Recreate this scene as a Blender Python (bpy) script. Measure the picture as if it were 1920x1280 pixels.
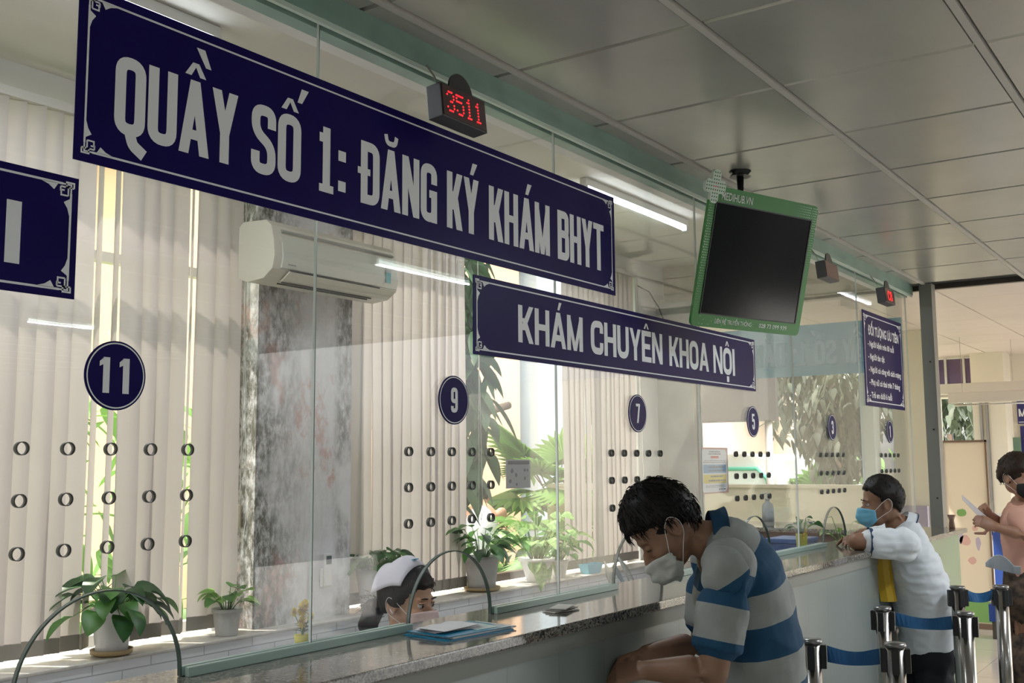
import bpy, bmesh, math, random
from math import sin, cos, pi, radians, sqrt, atan2
from mathutils import Vector, Matrix, noise
random.seed(7)
SC = bpy.context.scene
COL = SC.collection
for o in list(bpy.data.objects): bpy.data.objects.remove(o)

# ------------------------------------------------------------ camera
YAW, PITCH, ROLL, FPX, CZ = .6081, .1144, -.0075, 1994.7, 1.55
F = Vector((cos(YAW)*cos(PITCH), sin(YAW)*cos(PITCH), sin(PITCH)))
r0 = F.cross(Vector((0, 0, 1))).normalized(); u0 = r0.cross(F)
R = r0*cos(ROLL)+u0*sin(ROLL); U = -r0*sin(ROLL)+u0*cos(ROLL)
cd = bpy.data.cameras.new('camera'); cam = bpy.data.objects.new('camera', cd); COL.objects.link(cam)
cd.sensor_fit = 'HORIZONTAL'; cd.sensor_width = 36; cd.lens = 36*FPX/1920; cd.clip_start = .05; cd.clip_end = 300
M = Matrix((R, U, -F)).transposed().to_4x4(); M.translation = Vector((0, 0, CZ)); cam.matrix_world = M
SC.camera = cam

def P(px, py, d):
    """point of the place seen in direction (px, py) of the 1920x1280 frame, d metres deep"""
    return Vector((0, 0, CZ))+(F+R*((px-960)/FPX)-U*((py-640)/FPX))*d

# ------------------------------------------------------------ light
SC.view_settings.view_transform = 'Standard'; SC.view_settings.look = 'None'
SC.view_settings.gamma = 1; SC.view_settings.use_curve_mapping = False
SC.view_settings.exposure = 0.0
SC.cycles.use_denoising = True
SC.cycles.transparent_max_bounces = 24
SC.cycles.max_bounces = 10
SC.cycles.sample_clamp_indirect = 6
w = bpy.data.worlds.new('sky'); SC.world = w; w.use_nodes = True
wn = w.node_tree; bg = wn.nodes['Background']
sky = wn.nodes.new('ShaderNodeTexSky'); sky.sky_type = 'NISHITA'; sky.sun_disc = False
sky.sun_elevation = radians(48); sky.sun_rotation = radians(200); sky.dust_density = 4; sky.air_density = 1.6
hs = wn.nodes.new('ShaderNodeHueSaturation'); hs.inputs['Saturation'].default_value = .12
wn.links.new(sky.outputs[0], hs.inputs['Color']); wn.links.new(hs.outputs[0], bg.inputs[0])
bg.inputs[1].default_value = .82
sd = bpy.data.lights.new('sun', 'SUN'); sd.energy = 11; sd.angle = radians(1.2); sd.color = (1, .93, .82)
so = bpy.data.objects.new('sun', sd); COL.objects.link(so)
so.rotation_euler = Vector((-.25, .45, .86)).to_track_quat('Z', 'Y').to_euler()
so.location = (0, 0, 12)

# ------------------------------------------------------------ materials
MATS = {}
def mat(name, col=(.8, .8, .8), rough=.6, metal=0, emit=None, es=0, noise_s=0, noise_a=0, bump=0, bump_s=40, spec=.5, sss=0, trans=0, col2=None, coat=0):
    if name in MATS: return MATS[name]
    m = bpy.data.materials.new(name); m.use_nodes = True; nt = m.node_tree
    b = nt.nodes['Principled BSDF']
    b.inputs['Base Color'].default_value = (*col, 1); b.inputs['Roughness'].default_value = rough
    b.inputs['Metallic'].default_value = metal; b.inputs['Specular IOR Level'].default_value = spec
    if coat: b.inputs['Coat Weight'].default_value = coat; b.inputs['Coat Roughness'].default_value = .08
    if emit: b.inputs['Emission Color'].default_value = (*emit, 1); b.inputs['Emission Strength'].default_value = es
    if sss: b.inputs['Subsurface Weight'].default_value = sss; b.inputs['Subsurface Radius'].default_value = (.02, .008, .005)
    if noise_s or bump:
        tc = nt.nodes.new('ShaderNodeTexCoord')
    if noise_s:
        n = nt.nodes.new('ShaderNodeTexNoise'); n.inputs['Scale'].default_value = noise_s; n.inputs['Detail'].default_value = 6
        nt.links.new(tc.outputs['Object'], n.inputs['Vector'])
        r = nt.nodes.new('ShaderNodeValToRGB'); nt.links.new(n.outputs[0], r.inputs[0])
        c2 = col2 or tuple(max(0, c*(1-noise_a)) for c in col)
        r.color_ramp.elements[0].color = (*c2, 1); r.color_ramp.elements[1].color = (*col, 1)
        r.color_ramp.elements[0].position = .35; r.color_ramp.elements[1].position = .62
        nt.links.new(r.outputs[0], b.inputs['Base Color'])
    if bump:
        n2 = nt.nodes.new('ShaderNodeTexNoise'); n2.inputs['Scale'].default_value = bump_s; n2.inputs['Detail'].default_value = 4
        nt.links.new(tc.outputs['Object'], n2.inputs['Vector'])
        bp = nt.nodes.new('ShaderNodeBump'); bp.inputs['Strength'].default_value = bump; bp.inputs['Distance'].default_value = .01
        nt.links.new(n2.outputs[0], bp.inputs['Height']); nt.links.new(bp.outputs[0], b.inputs['Normal'])
    if trans:
        out = nt.nodes['Material Output']
        t = nt.nodes.new('ShaderNodeBsdfTranslucent'); t.inputs[0].default_value = (*col, 1)
        mx = nt.nodes.new('ShaderNodeMixShader'); mx.inputs[0].default_value = trans
        nt.links.new(b.outputs[0], mx.inputs[1]); nt.links.new(t.outputs[0], mx.inputs[2]); nt.links.new(mx.outputs[0], out.inputs[0])
    MATS[name] = m; return m

def glass_mat(name, tint=(.984, .984, .982), haze=.03, ior=1.5, hazecol=(.78, .79, .78)):
    """architectural sheet glass: straight-through light plus the mirror reflection of its face and a little dust"""
    m = bpy.data.materials.new(name); m.use_nodes = True; nt = m.node_tree; nt.nodes.clear()
    out = nt.nodes.new('ShaderNodeOutputMaterial')
    tr = nt.nodes.new('ShaderNodeBsdfTransparent'); tr.inputs[0].default_value = (*tint, 1)
    gl = nt.nodes.new('ShaderNodeBsdfGlossy'); gl.inputs['Roughness'].default_value = .01
    lw = nt.nodes.new('ShaderNodeLayerWeight'); lw.inputs[0].default_value = .5
    pw = nt.nodes.new('ShaderNodeMath'); pw.operation = 'POWER'; pw.inputs[1].default_value = 5; nt.links.new(lw.outputs['Facing'], pw.inputs[0])
    fr = nt.nodes.new('ShaderNodeMath'); fr.operation = 'MULTIPLY_ADD'; fr.inputs[1].default_value = .52; fr.inputs[2].default_value = .035; nt.links.new(pw.outputs[0], fr.inputs[0])
    m1 = nt.nodes.new('ShaderNodeMixShader'); nt.links.new(fr.outputs[0], m1.inputs[0])
    nt.links.new(tr.outputs[0], m1.inputs[1]); nt.links.new(gl.outputs[0], m1.inputs[2])
    df = nt.nodes.new('ShaderNodeBsdfDiffuse'); df.inputs[0].default_value = (*hazecol, 1)
    tc = nt.nodes.new('ShaderNodeTexCoord'); mp = nt.nodes.new('ShaderNodeMapping'); mp.inputs['Scale'].default_value = (1, 1, .6)
    n = nt.nodes.new('ShaderNodeTexNoise'); n.inputs['Scale'].default_value = 2.2; n.inputs['Detail'].default_value = 8; n.inputs['Roughness'].default_value = .65
    nt.links.new(tc.outputs['Object'], mp.inputs[0]); nt.links.new(mp.outputs[0], n.inputs['Vector'])
    mr = nt.nodes.new('ShaderNodeMapRange'); mr.inputs['From Min'].default_value = .3; mr.inputs['From Max'].default_value = .75
    mr.inputs['To Min'].default_value = haze*.4; mr.inputs['To Max'].default_value = haze*1.8
    nt.links.new(n.outputs[0], mr.inputs[0])
    m2 = nt.nodes.new('ShaderNodeMixShader'); nt.links.new(mr.outputs[0], m2.inputs[0])
    nt.links.new(m1.outputs[0], m2.inputs[1]); nt.links.new(df.outputs[0], m2.inputs[2]); nt.links.new(m2.outputs[0], out.inputs[0])
    MATS[name] = m; return m

# ------------------------------------------------------------ mesh helpers
def bmn(): return bmesh.new()
def box(bm, x0, x1, y0, y1, z0, z1, mi=0, mtx=None):
    vs = [bm.verts.new(Vector((x, y, z)) if mtx is None else mtx @ Vector((x, y, z))) for x in (x0, x1) for y in (y0, y1) for z in (z0, z1)]
    for q in ((0, 1, 3, 2), (4, 6, 7, 5), (0, 4, 5, 1), (2, 3, 7, 6), (0, 2, 6, 4), (1, 5, 7, 3)):
        f = bm.faces.new([vs[i] for i in q]); f.material_index = mi
    return vs
def basis(d, up=Vector((0, 0, 1))):
    d = d.normalized()
    a = d.cross(up)
    if a.length < 1e-4: a = d.cross(Vector((1, 0, 0)))
    a.normalize(); return a, d.cross(a).normalized()*-1
def loft(bm, rings, n=20, cap=True, mi=0):
    """rings: (centre, axisA*ra, axisB*rb)"""
    R_ = []
    for c, a, b in rings:
        R_.append([bm.verts.new(c+a*cos(2*pi*i/n)+b*sin(2*pi*i/n)) for i in range(n)])
    for p, q in zip(R_, R_[1:]):
        for i in range(n):
            f = bm.faces.new((p[i], p[(i+1) % n], q[(i+1) % n], q[i])); f.material_index = mi; f.smooth = True
    if cap:
        for r_ in (R_[0], R_[-1]):
            try: f = bm.faces.new(r_); f.material_index = mi
            except ValueError: pass
    return R_
def tube(bm, pts, rad, n=8, mi=0, cap=True):
    pts = [Vector(p) for p in pts]; rings = []
    if not hasattr(rad, '__len__'): rad = [rad]*len(pts)
    pa = None
    for i, p in enumerate(pts):
        d = (pts[min(i+1, len(pts)-1)]-pts[max(i-1, 0)])
        if d.length < 1e-9: d = Vector((0, 0, 1))
        d.normalize()
        if pa is None: a, b = basis(d)
        else:
            a = (pa-d*pa.dot(d)); a = a.normalized() if a.length > 1e-5 else basis(d)[0]; b = d.cross(a)
        pa = a; rings.append((p, a*rad[i], b*rad[i]))
    loft(bm, rings, n, cap, mi)
def cyl(bm, c, r, h, n=24, mi=0, r2=None, mtx=None):
    r2 = r if r2 is None else r2; c = Vector(c)
    rings = [(c, Vector((r, 0, 0)), Vector((0, r, 0))), (c+Vector((0, 0, h)), Vector((r2, 0, 0)), Vector((0, r2, 0)))]
    s = len(bm.verts); loft(bm, rings, n, True, mi)
    if mtx is not None:
        bm.verts.ensure_lookup_table()
        for v in bm.verts[s:]: v.co = mtx @ v.co
def lathe(bm, c, prof, n=28, mi=0, cap=True):
    c = Vector(c); loft(bm, [(c+Vector((0, 0, z)), Vector((r, 0, 0)), Vector((0, r, 0))) for r, z in prof], n, cap, mi)
def ellipsoid(bm, c, rx, ry, rz, mtx=None, nu=20, nv=12, mi=0):
    c = Vector(c); rows = []
    for j in range(nv+1):
        t = pi*j/nv
        if j in (0, nv): co = [c+Vector((0, 0, rz*cos(t)))]
        else: co = [c+Vector((rx*sin(t)*cos(2*pi*i/nu), ry*sin(t)*sin(2*pi*i/nu), rz*cos(t))) for i in range(nu)]
        rows.append([bm.verts.new(mtx @ p if mtx is not None else p) for p in co])
    for j in range(nv):
        a, b = rows[j], rows[j+1]
        for i in range(nu):
            k = (i+1) % nu
            if j == 0: q = (a[0], b[i], b[k])
            elif j == nv-1: q = (a[i], b[0], a[k])
            else: q = (a[i], b[i], b[k], a[k])
            f = bm.faces.new(q); f.smooth = True; f.material_index = mi
def poly(bm, pts, mi=0):
    f = bm.faces.new([bm.verts.new(Vector(p)) for p in pts]); f.material_index = mi; return f
def prism(bm, outline, d, mi=0, mtx=None):
    """closed outline (list of Vector) extruded by vector d"""
    d = Vector(d); n = len(outline)
    a = [bm.verts.new(mtx @ Vector(p) if mtx is not None else Vector(p)) for p in outline]
    b = [bm.verts.new((mtx @ (Vector(p)+d)) if mtx is not None else Vector(p)+d) for p in outline]
    for f in (bm.faces.new(a), bm.faces.new(b[::-1])): f.material_index = mi
    for i in range(n):
        f = bm.faces.new((a[i], b[i], b[(i+1) % n], a[(i+1) % n])); f.material_index = mi
def mesh_of(name, bm, mats, smooth=False, bevel=0, recalc=True):
    if recalc: bmesh.ops.recalc_face_normals(bm, faces=bm.faces)
    if bevel: bmesh.ops.bevel(bm, geom=list(bm.edges), offset=bevel, segments=2, affect='EDGES', profile=.6)
    me = bpy.data.meshes.new(name); bm.to_mesh(me); bm.free()
    if not isinstance(mats, (list, tuple)): mats = [mats]
    for m in mats: me.materials.append(m)
    if smooth:
        for p in me.polygons: p.use_smooth = True
    return me
def link(name, me, parent=None):
    o = bpy.data.objects.new(name, me); COL.objects.link(o)
    if parent: o.parent = parent
    return o
def obj(name, bm, mats, parent=None, **k):
    return link(name, mesh_of(name, bm, mats, **k), parent)
def thing(name, label, cat, loc=(0, 0, 0), rz=0, group=None):
    o = bpy.data.objects.new(name, None); COL.objects.link(o); o.location = loc; o.rotation_euler = (0, 0, rz)
    o.empty_display_size = .05
    return tag(o, label, cat, group)
def tag(o, label, cat, group=None, kind=None):
    o['label'] = label; o['category'] = cat
    if group: o['group'] = group
    if kind: o['kind'] = kind
    return o
def struct(name, bm, mats, label=None, **k):
    o = obj(name, bm, mats, **k); o['kind'] = 'structure'
    if label: o['label'] = label; o['category'] = name.split('_')[0]
    return o
def copy_tree(o, parent=None):
    c = o.copy(); COL.objects.link(c); c.parent = parent
    for ch in list(o.children): copy_tree(ch, c)
    return c
def remeshed(bm, vox, smooth=2):
    """voxel union of overlapping closed solids into one continuous skin"""
    bmesh.ops.recalc_face_normals(bm, faces=bm.faces)
    me = bpy.data.meshes.new('t'); bm.to_mesh(me); bm.free()
    o = bpy.data.objects.new('t', me); COL.objects.link(o)
    md = o.modifiers.new('r', 'REMESH'); md.mode = 'VOXEL'; md.voxel_size = vox; md.use_smooth_shade = True
    if smooth:
        s = o.modifiers.new('s', 'SMOOTH'); s.factor = .5; s.iterations = smooth
    dg = bpy.context.evaluated_depsgraph_get()
    out = bpy.data.meshes.new_from_object(o.evaluated_get(dg))
    bpy.data.objects.remove(o); bpy.data.meshes.remove(me)
    for p in out.polygons: p.use_smooth = True
    return out

# ------------------------------------------------------------ lettering
def _rounded(pts, r, closed):
    out = []; n = len(pts)
    for i, p in enumerate(pts):
        p = Vector(p)
        if not closed and i in (0, n-1): out.append(p); continue
        a = Vector(pts[i-1])-p; b = Vector(pts[(i+1) % n])-p
        rr = min(r, a.length*.5 if (closed or 0 < i-1 or True) and a.length*.5 < r else r, b.length*.5 if b.length*.5 < r else r)
        A = p+a.normalized()*rr; B = p+b.normalized()*rr
        for k in range(7):
            t = k/6; out.append(A*(1-t)**2+p*2*t*(1-t)+B*t*t)
    return out
def stroke(pts, w, closed=False, r=0):
    """flat band of width w along a 2D path -> quads"""
    pts = _rounded(pts, r, closed) if r else [Vector(p) for p in pts]
    q = [pts[0]]
    for p in pts[1:]:
        if (p-q[-1]).length > 1e-5: q.append(p)
    if closed and (q[0]-q[-1]).length < 1e-5: q.pop()
    n = len(q); L, Rr = [], []
    for i, p in enumerate(q):
        a = (p-q[i-1]).normalized() if (closed or i > 0) else None
        b = (q[(i+1) % n]-p).normalized() if (closed or i < n-1) else None
        if a is None: a = b
        if b is None: b = a
        na = Vector((-a.y, a.x)); nb = Vector((-b.y, b.x)); m = (na+nb)
        m = m.normalized() if m.length > 1e-4 else na
        s = w/2/max(.5, m.dot(na)); L.append(p+m*s); Rr.append(p-m*s)
    return [[L[i], L[(i+1) % n], Rr[(i+1) % n], Rr[i]] for i in range(n if closed else n-1)]
def glyph(ch, w, t):
    """condensed block capital, 1 high and w wide, stem t -> list of 2D polygons"""
    h = t*.85; T = t/2; out = []; r = (w-t)*.48
    V2 = Vector
    def rect(x0, y0, x1, y1): out.append([V2((x0, y0)), V2((x1, y0)), V2((x1, y1)), V2((x0, y1))])
    def bar(xb, yb, xt, yt, tt=t): out.append([V2((xb, yb)), V2((xb+tt, yb)), V2((xt+tt, yt)), V2((xt, yt))])
    def st(p, closed=False, rr=r): out.extend(stroke(p, t, closed, rr))
    acc = ''
    for base, accs in (('A', 'ẦĂÁ'), ('O', 'ỐỘÔƠỢ'), ('E', 'ÊẾ'), ('Y', 'Ý'), ('D', 'Đ')):
        if ch in accs: acc = ch; ch = base
    lo, hi, le, ri = T, 1-T, T, w-T
    if ch == 'A': bar(0, 0, (w-t)/2, 1); bar(w-t, 0, (w-t)/2, 1); rect(w*.22, .2, w*.78, .2+h)
    elif ch == 'B': rect(0, 0, t, 1); st([(T, hi), (ri-.01, hi), (ri-.01, .53), (T, .53)], rr=r*.7); st([(T, .53), (ri, .53), (ri, lo), (T, lo)], rr=r*.7)
    elif ch == 'C': st([(ri, .64), (ri, hi), (le, hi), (le, lo), (ri, lo), (ri, .36)])
    elif ch == 'D':
        rect(0, 0, t, 1); st([(T, hi), (ri, hi), (ri, lo), (T, lo)], rr=r*1.1)
        if acc: rect(-t*.45, .46, w*.5, .46+h*.8)
    elif ch == 'E': rect(0, 0, t, 1); rect(0, 0, w, h); rect(0, 1-h, w, 1); rect(0, .5-h/2, w*.88, .5+h/2)
    elif ch == 'G': st([(ri, .66), (ri, hi), (le, hi), (le, lo), (ri, lo), (ri, .46)]); rect(w*.52, .42, w, .42+h); rect(ri-T, 0, ri+T, .46)
    elif ch == 'H': rect(0, 0, t, 1); rect(w-t, 0, w, 1); rect(0, .5-h/2, w, .5+h/2)
    elif ch == 'I': rect(0, 0, t, 1)
    elif ch == 'K': rect(0, 0, t, 1); bar(t*.5, .34, w-t*1.05, 1, t*1.05); bar(w-t*1.1, 0, t*.75, .66, t*1.1)
    elif ch == 'M': rect(0, 0, t, 1); rect(w-t, 0, w, 1); bar(w/2-t*.42, .0, 0, 1, t*.85); bar(w/2-t*.42, .0, w-t*.85, 1, t*.85)
    elif ch == 'N': rect(0, 0, t*.95, 1); rect(w-t*.95, 0, w, 1); bar(w-t, 0, 0, 1)
    elif ch in 'OQ':
        st([(le, lo), (ri, lo), (ri, hi), (le, hi)], True)
        if ch == 'Q': st([(w*.5, .06), (w*.62, -.1), (w*1.0, -.2)], rr=.05)
    elif ch == 'R': rect(0, 0, t, 1); st([(T, hi), (ri, hi), (ri, .5), (T, .5)], rr=r*.7); bar(w-t, 0, w*.4, .5)
    elif ch == 'S': st([(ri, .68), (ri, hi), (le, hi), (le, .60), (ri, .42), (ri, lo), (le, lo), (le, .32)])
    elif ch == 'T': rect(0, 1-h, w, 1); rect(w/2-T, 0, w/2+T, 1)
    elif ch == 'U': st([(le, 1), (le, lo), (ri, lo), (ri, 1)])
    elif ch == 'X': bar(0, 0, w-t, 1); bar(w-t, 0, 0, 1)
    elif ch == 'Y': rect(w/2-T, 0, w/2+T, .48); bar(w/2-T, .4, 0, 1); bar(w/2-T, .4, w-t, 1)
    elif ch == '1':
        rect(w/2-T, 0, w/2+T, 1); out.append([V2((w*.5-T*2.1, .74)), V2((w*.5-T+.01, .80)), V2((w*.5-T+.01, 1)), V2((w*.5-T*.6, 1)), V2((w*.5-T*2.1, .88))])
    elif ch == 'i': rect(w/2-T, 0, w/2+T, 1); rect(0, .76, w/2, .9); rect(0, 0, w, h*.9)   # one with a foot
    elif ch == '9': st([(ri, .5), (ri, hi), (le, hi), (le, .46), (ri, .46)], rr=r*.9); st([(ri, .7), (ri, lo), (le, lo), (le, .26)])
    elif ch == '7': rect(0, 1-h, w, 1); bar(w*.18, 0, w-t, 1-h*.5)
    elif ch == '5': rect(0, 1-h, w*.95, 1); rect(0, .5, t, 1); st([(T, .56), (ri, .62), (ri, lo), (le, lo), (le, .3)])
    elif ch == '3': st([(le, .72), (le, hi), (ri-.01, hi), (ri-.01, .52), (w*.4, .52)]); st([(w*.4, .52), (ri, .52), (ri, lo), (le, lo), (le, .28)])
    elif ch == ':': rect(0, .08, t*1.05, .08+t*1.05); rect(0, .55, t*1.05, .55+t*1.05)
    c = w/2
    if acc and acc in 'ẦỐÔÊỘ':
        a = .045 if acc != 'Ô' else 0
        out.append([V2((c-.17, 1.06)), V2((c-.07, 1.06)), V2((c+.01, 1.20)), V2((c-.05, 1.24))]); out.append([V2((c+.17, 1.06)), V2((c+.07, 1.06)), V2((c-.01, 1.20)), V2((c+.05, 1.24))])
        out.append([V2((c-.06, 1.18)), V2((c+.06, 1.18)), V2((c+.05, 1.24)), V2((c-.05, 1.24))])
    if acc == 'Ầ': out.append([V2((c+.16, 1.22)), V2((c+.25, 1.22)), V2((c+.14, 1.46)), V2((c+.0, 1.46))])
    if acc == 'Ố': out.append([V2((c+.14, 1.22)), V2((c+.23, 1.22)), V2((c+.36, 1.44)), V2((c+.22, 1.44))])
    if acc in ('Ý', 'Á'): out.append([V2((c-.04, 1.07)), V2((c+.06, 1.07)), V2((c+.18, 1.29)), V2((c+.04, 1.29))])
    if acc == 'Ă': out.extend(stroke([V2((c-.13, 1.24)), V2((c-.10, 1.10)), V2((c+.10, 1.10)), V2((c+.13, 1.24))], .085, False, .09))
    if acc == 'Ộ': rect(c-T*1.05, -.26, c+T*1.05, -.26+t*1.05)
    return out
def flat(bm, polys, ox, oz, sx, sz, mtx, mi=0, y=0.0):
    lay = 0; prev = None
    for p in polys:
        if prev is not None and not (len(p) == 4 and len(prev) == 4 and (p[0]-prev[1]).length < 1e-4 and (p[3]-prev[2]).length < 1e-4): lay += 1
        prev = p
        try: poly(bm, [mtx @ Vector((ox+v.x*sx, y-lay*8e-5, oz+v.y*sz)) for v in p], mi)
        except ValueError: pass
def text_mesh(bm, s, x0, z0, height, width, mtx, mi=0, bold=.02, y=0.0, align='L'):
    """small print from Blender's built-in face, squeezed to the given width"""
    c = bpy.data.curves.new('t', 'FONT'); c.body = s; c.offset = bold; c.resolution_u = 3
    o = bpy.data.objects.new('t', c); COL.objects.link(o)
    dg = bpy.context.evaluated_depsgraph_get(); me = bpy.data.meshes.new_from_object(o.evaluated_get(dg))
    xs = [v.co.x for v in me.vertices]
    if not xs: return
    a, b = min(xs), max(xs); sz = height/.73; sx = width/(b-a) if width else sz
    vs = [bm.verts.new(mtx @ Vector((x0+(v.co.x-a)*sx, y, z0+v.co.y*sz))) for v in me.vertices]
    for p in me.polygons:
        try: f = bm.faces.new([vs[i] for i in p.vertices]); f.material_index = mi
        except ValueError: pass
    bpy.data.objects.remove(o); bpy.data.meshes.remove(me); bpy.data.curves.remove(c)
# ------------------------------------------------------------ shared materials
plaster = mat('cream_plaster', (.72, .68, .58), .8, noise_s=3, noise_a=.12, bump=.05)
plaster_w = mat('white_plaster', (.78, .77, .73), .8, noise_s=2, noise_a=.1, bump=.05)
dark = mat('dark_gap', (.02, .02, .02), .8)
green_al = mat('green_painted_metal', (.22, .36, .31), .35, noise_s=6, noise_a=.2)
edge_g = mat('glass_edge_green', (.46, .52, .49), .3)
arch_g = mat('hatch_edge_dark', (.05, .085, .07), .3)
clear = glass_mat('clear_glass', haze=.020)
clear_far = glass_mat('far_glass', (.97, .98, .975), .018)
navy = mat('navy_vinyl', (.015, .010, .100), .30, noise_s=9, noise_a=.12, spec=.035)
silver = mat('pale_lettering', (.84, .87, .92), .5, spec=.2)
white_pl = mat('white_plastic', (.74, .72, .65), .35)
black_pl = mat('black_plastic', (.015, .015, .017), .4)
steel = mat('brushed_steel', (.42, .40, .38), .22, metal=1)
granite = None
def granite_mat():
    m = bpy.data.materials.new('granite'); m.use_nodes = True; nt = m.node_tree; b = nt.nodes['Principled BSDF']
    tc = nt.nodes.new('ShaderNodeTexCoord'); v = nt.nodes.new('ShaderNodeTexVoronoi'); v.inputs['Scale'].default_value = 230
    n = nt.nodes.new('ShaderNodeTexNoise'); n.inputs['Scale'].default_value = 90; n.inputs['Detail'].default_value = 5
    nt.links.new(tc.outputs['Object'], v.inputs['Vector']); nt.links.new(tc.outputs['Object'], n.inputs['Vector'])
    mx = nt.nodes.new('ShaderNodeMix'); mx.data_type = 'FLOAT'; mx.inputs[0].default_value = .55
    sp = nt.nodes.new('ShaderNodeSeparateColor'); nt.links.new(v.outputs['Color'], sp.inputs[0])
    nt.links.new(sp.outputs[0], mx.inputs[2]); nt.links.new(n.outputs[0], mx.inputs[3])
    r = nt.nodes.new('ShaderNodeValToRGB'); nt.links.new(mx.outputs[0], r.inputs[0])
    e = r.color_ramp.elements; e[0].position = .34; e[0].color = (.035, .033, .03, 1); e[1].position = .68; e[1].color = (.27, .25, .215, 1)
    x = e.new(.5); x.color = (.16, .145, .12, 1)
    nt.links.new(r.outputs[0], b.inputs['Base Color']); b.inputs['Roughness'].default_value = .09
    b.inputs['Specular IOR Level'].default_value = .8
    return m
granite = granite_mat()
def tile_mat(name, c1, c2, sx, sz, mortar=(.3, .3, .3), rough=.25, axis='XZ', off=0, ms=.006):
    m = bpy.data.materials.new(name); m.use_nodes = True; nt = m.node_tree; b = nt.nodes['Principled BSDF']
    tc = nt.nodes.new('ShaderNodeTexCoord'); sp = nt.nodes.new('ShaderNodeSeparateXYZ'); cb = nt.nodes.new('ShaderNodeCombineXYZ')
    nt.links.new(tc.outputs['Object'], sp.inputs[0])
    nt.links.new(sp.outputs['XYZ'.index(axis[0])], cb.inputs[0]); nt.links.new(sp.outputs['XYZ'.index(axis[1])], cb.inputs[1])
    br = nt.nodes.new('ShaderNodeTexBrick'); nt.links.new(cb.outputs[0], br.inputs['Vector']); br.offset = off; br.squash = 1
    br.inputs['Scale'].default_value = 1; br.inputs['Brick Width'].default_value = sx; br.inputs['Row Height'].default_value = sz
    br.inputs['Mortar Size'].default_value = ms; br.inputs['Mortar Smooth'].default_value = .2
    br.inputs['Color1'].default_value = (*c1, 1); br.inputs['Color2'].default_value = (*c2, 1); br.inputs['Mortar'].default_value = (*mortar, 1)
    nt.links.new(br.outputs[0], b.inputs['Base Color']); b.inputs['Roughness'].default_value = rough
    bp = nt.nodes.new('ShaderNodeBump'); bp.inputs['Strength'].default_value = .3; bp.inputs['Distance'].default_value = .003
    inv = nt.nodes.new('ShaderNodeMath'); inv.operation = 'SUBTRACT'; inv.inputs[0].default_value = 1
    nt.links.new(br.outputs[1], inv.inputs[1]); nt.links.new(inv.outputs[0], bp.inputs['Height']); nt.links.new(bp.outputs[0], b.inputs['Normal'])
    MATS[name] = m; return m
panel_tile = tile_mat('pale_counter_tile', (.225, .262, .256), (.24, .277, .27), .245, 1.2, (.20, .23, .22), .3, ms=.0022)
wall_tile = tile_mat('white_wall_tile', (.70, .72, .76), (.74, .75, .78), .25, .20, (.42, .43, .45), .2, off=.5, ms=.0025)
floor_tile = tile_mat('pale_floor_tile', (.55, .52, .47), (.58, .55, .5), .6, .6, (.3, .28, .25), .12, axis='XY', ms=.003)

YG = 1.87       # customer face of the glass screen
CT = 1.115      # counter top height

# ------------------------------------------------------------ hall shell
b = bmn(); box(b, -5, 16, -9, 3.9, -.12, 0); floor = struct('floor', b, floor_tile)
m = mat('grey_ceiling_panel', (.42, .415, .385), .26, metal=.25, noise_s=2.5, noise_a=.10, spec=.5)
mrail = mat('ceiling_rail', (.50, .48, .45), .45)
b = bmn()
box(b, -4, 7.57, -9, 1.95, 2.748, 2.80, 1)
gx, gy = 2.5707, 1.7684
for i in range(-11, 9):
    for j in range(-1, 18):
        x0, x1 = gx+.6*(i-1)+.004, gx+.6*i-.004; y1 = gy-.6*j-.012; y0 = y1-.576
        x1 = min(x1, 7.56); x0 = min(x0, 7.55)
        if j == -1: y0, y1 = gy+.012, 1.935
        if y1 < -9 or x1-x0 < .05: continue
        # pan tile: flat face with a small chamfer all round
        z, e, d = 2.734, .006, .014
        lo = [(x0+e, y0+e, z), (x1-e, y0+e, z), (x1-e, y1-e, z), (x0+e, y1-e, z)]; up = [(x0, y0, z+d), (x1, y0, z+d), (x1, y1, z+d), (x0, y1, z+d)]
        L = [b.verts.new(p) for p in lo]; Q = [b.verts.new(p) for p in up]
        b.faces.new(L[::-1])
        for k in range(4): b.faces.new((L[k], L[(k+1) % 4], Q[(k+1) % 4], Q[k]))
for j in range(0, 18):
    y = gy-.6*j; box(b, -4, 7.57, y-.011, y+.011, 2.728, 2.75, 2)
struct('ceiling', b, [m, dark, mrail], recalc=True)
# ceiling of the passage beyond: long pale strips
m = mat('pale_strip_ceiling', (.74, .64, .58), .4, noise_s=2, noise_a=.06)
b = bmn(); box(b, 7.60, 10.2, -2.0, 6.5, 2.75, 2.82, 1); box(b, 10.2, 13.2, -2.0, 3.3, 2.75, 2.82, 1)  # unseen right side ends early, shaped to let sky light in
for i in range(0, 13):
    for j in range(-9, 11):
        y0, y1 = 1.775+.62*(j-1)+.006, 1.775+.62*j-.006
        if y1 > 6.5 or y0 < -2 or 7.62+.64*i > 13 or (7.62+.64*i > 10 and y1 > 3.4): continue
        box(b, 7.62+.64*i+.002, 7.62+.64*(i+1)-.002, y0, y1, 2.734, 2.751, 0)
struct('ceiling', b, [m, dark])
b = bmn(); box(b, 7.565, 7.61, -9, 1.9, 2.715, 2.76); struct('trim_1', b, mat('dark_bronze', (.06, .05, .045), .4))
# head channel of the glass screen
b = bmn()
box(b, -2, 7.42, 1.845, 1.93, 2.665, 2.734); box(b, -2, 7.42, 1.85, 1.862, 2.652, 2.667, 1); box(b, -2, 7.42, 1.884, 1.93, 2.652, 2.667)
struct('trim_2', b, [green_al, mat('pale_green_lip', (.55, .66, .6), .35)], bevel=0)
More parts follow.
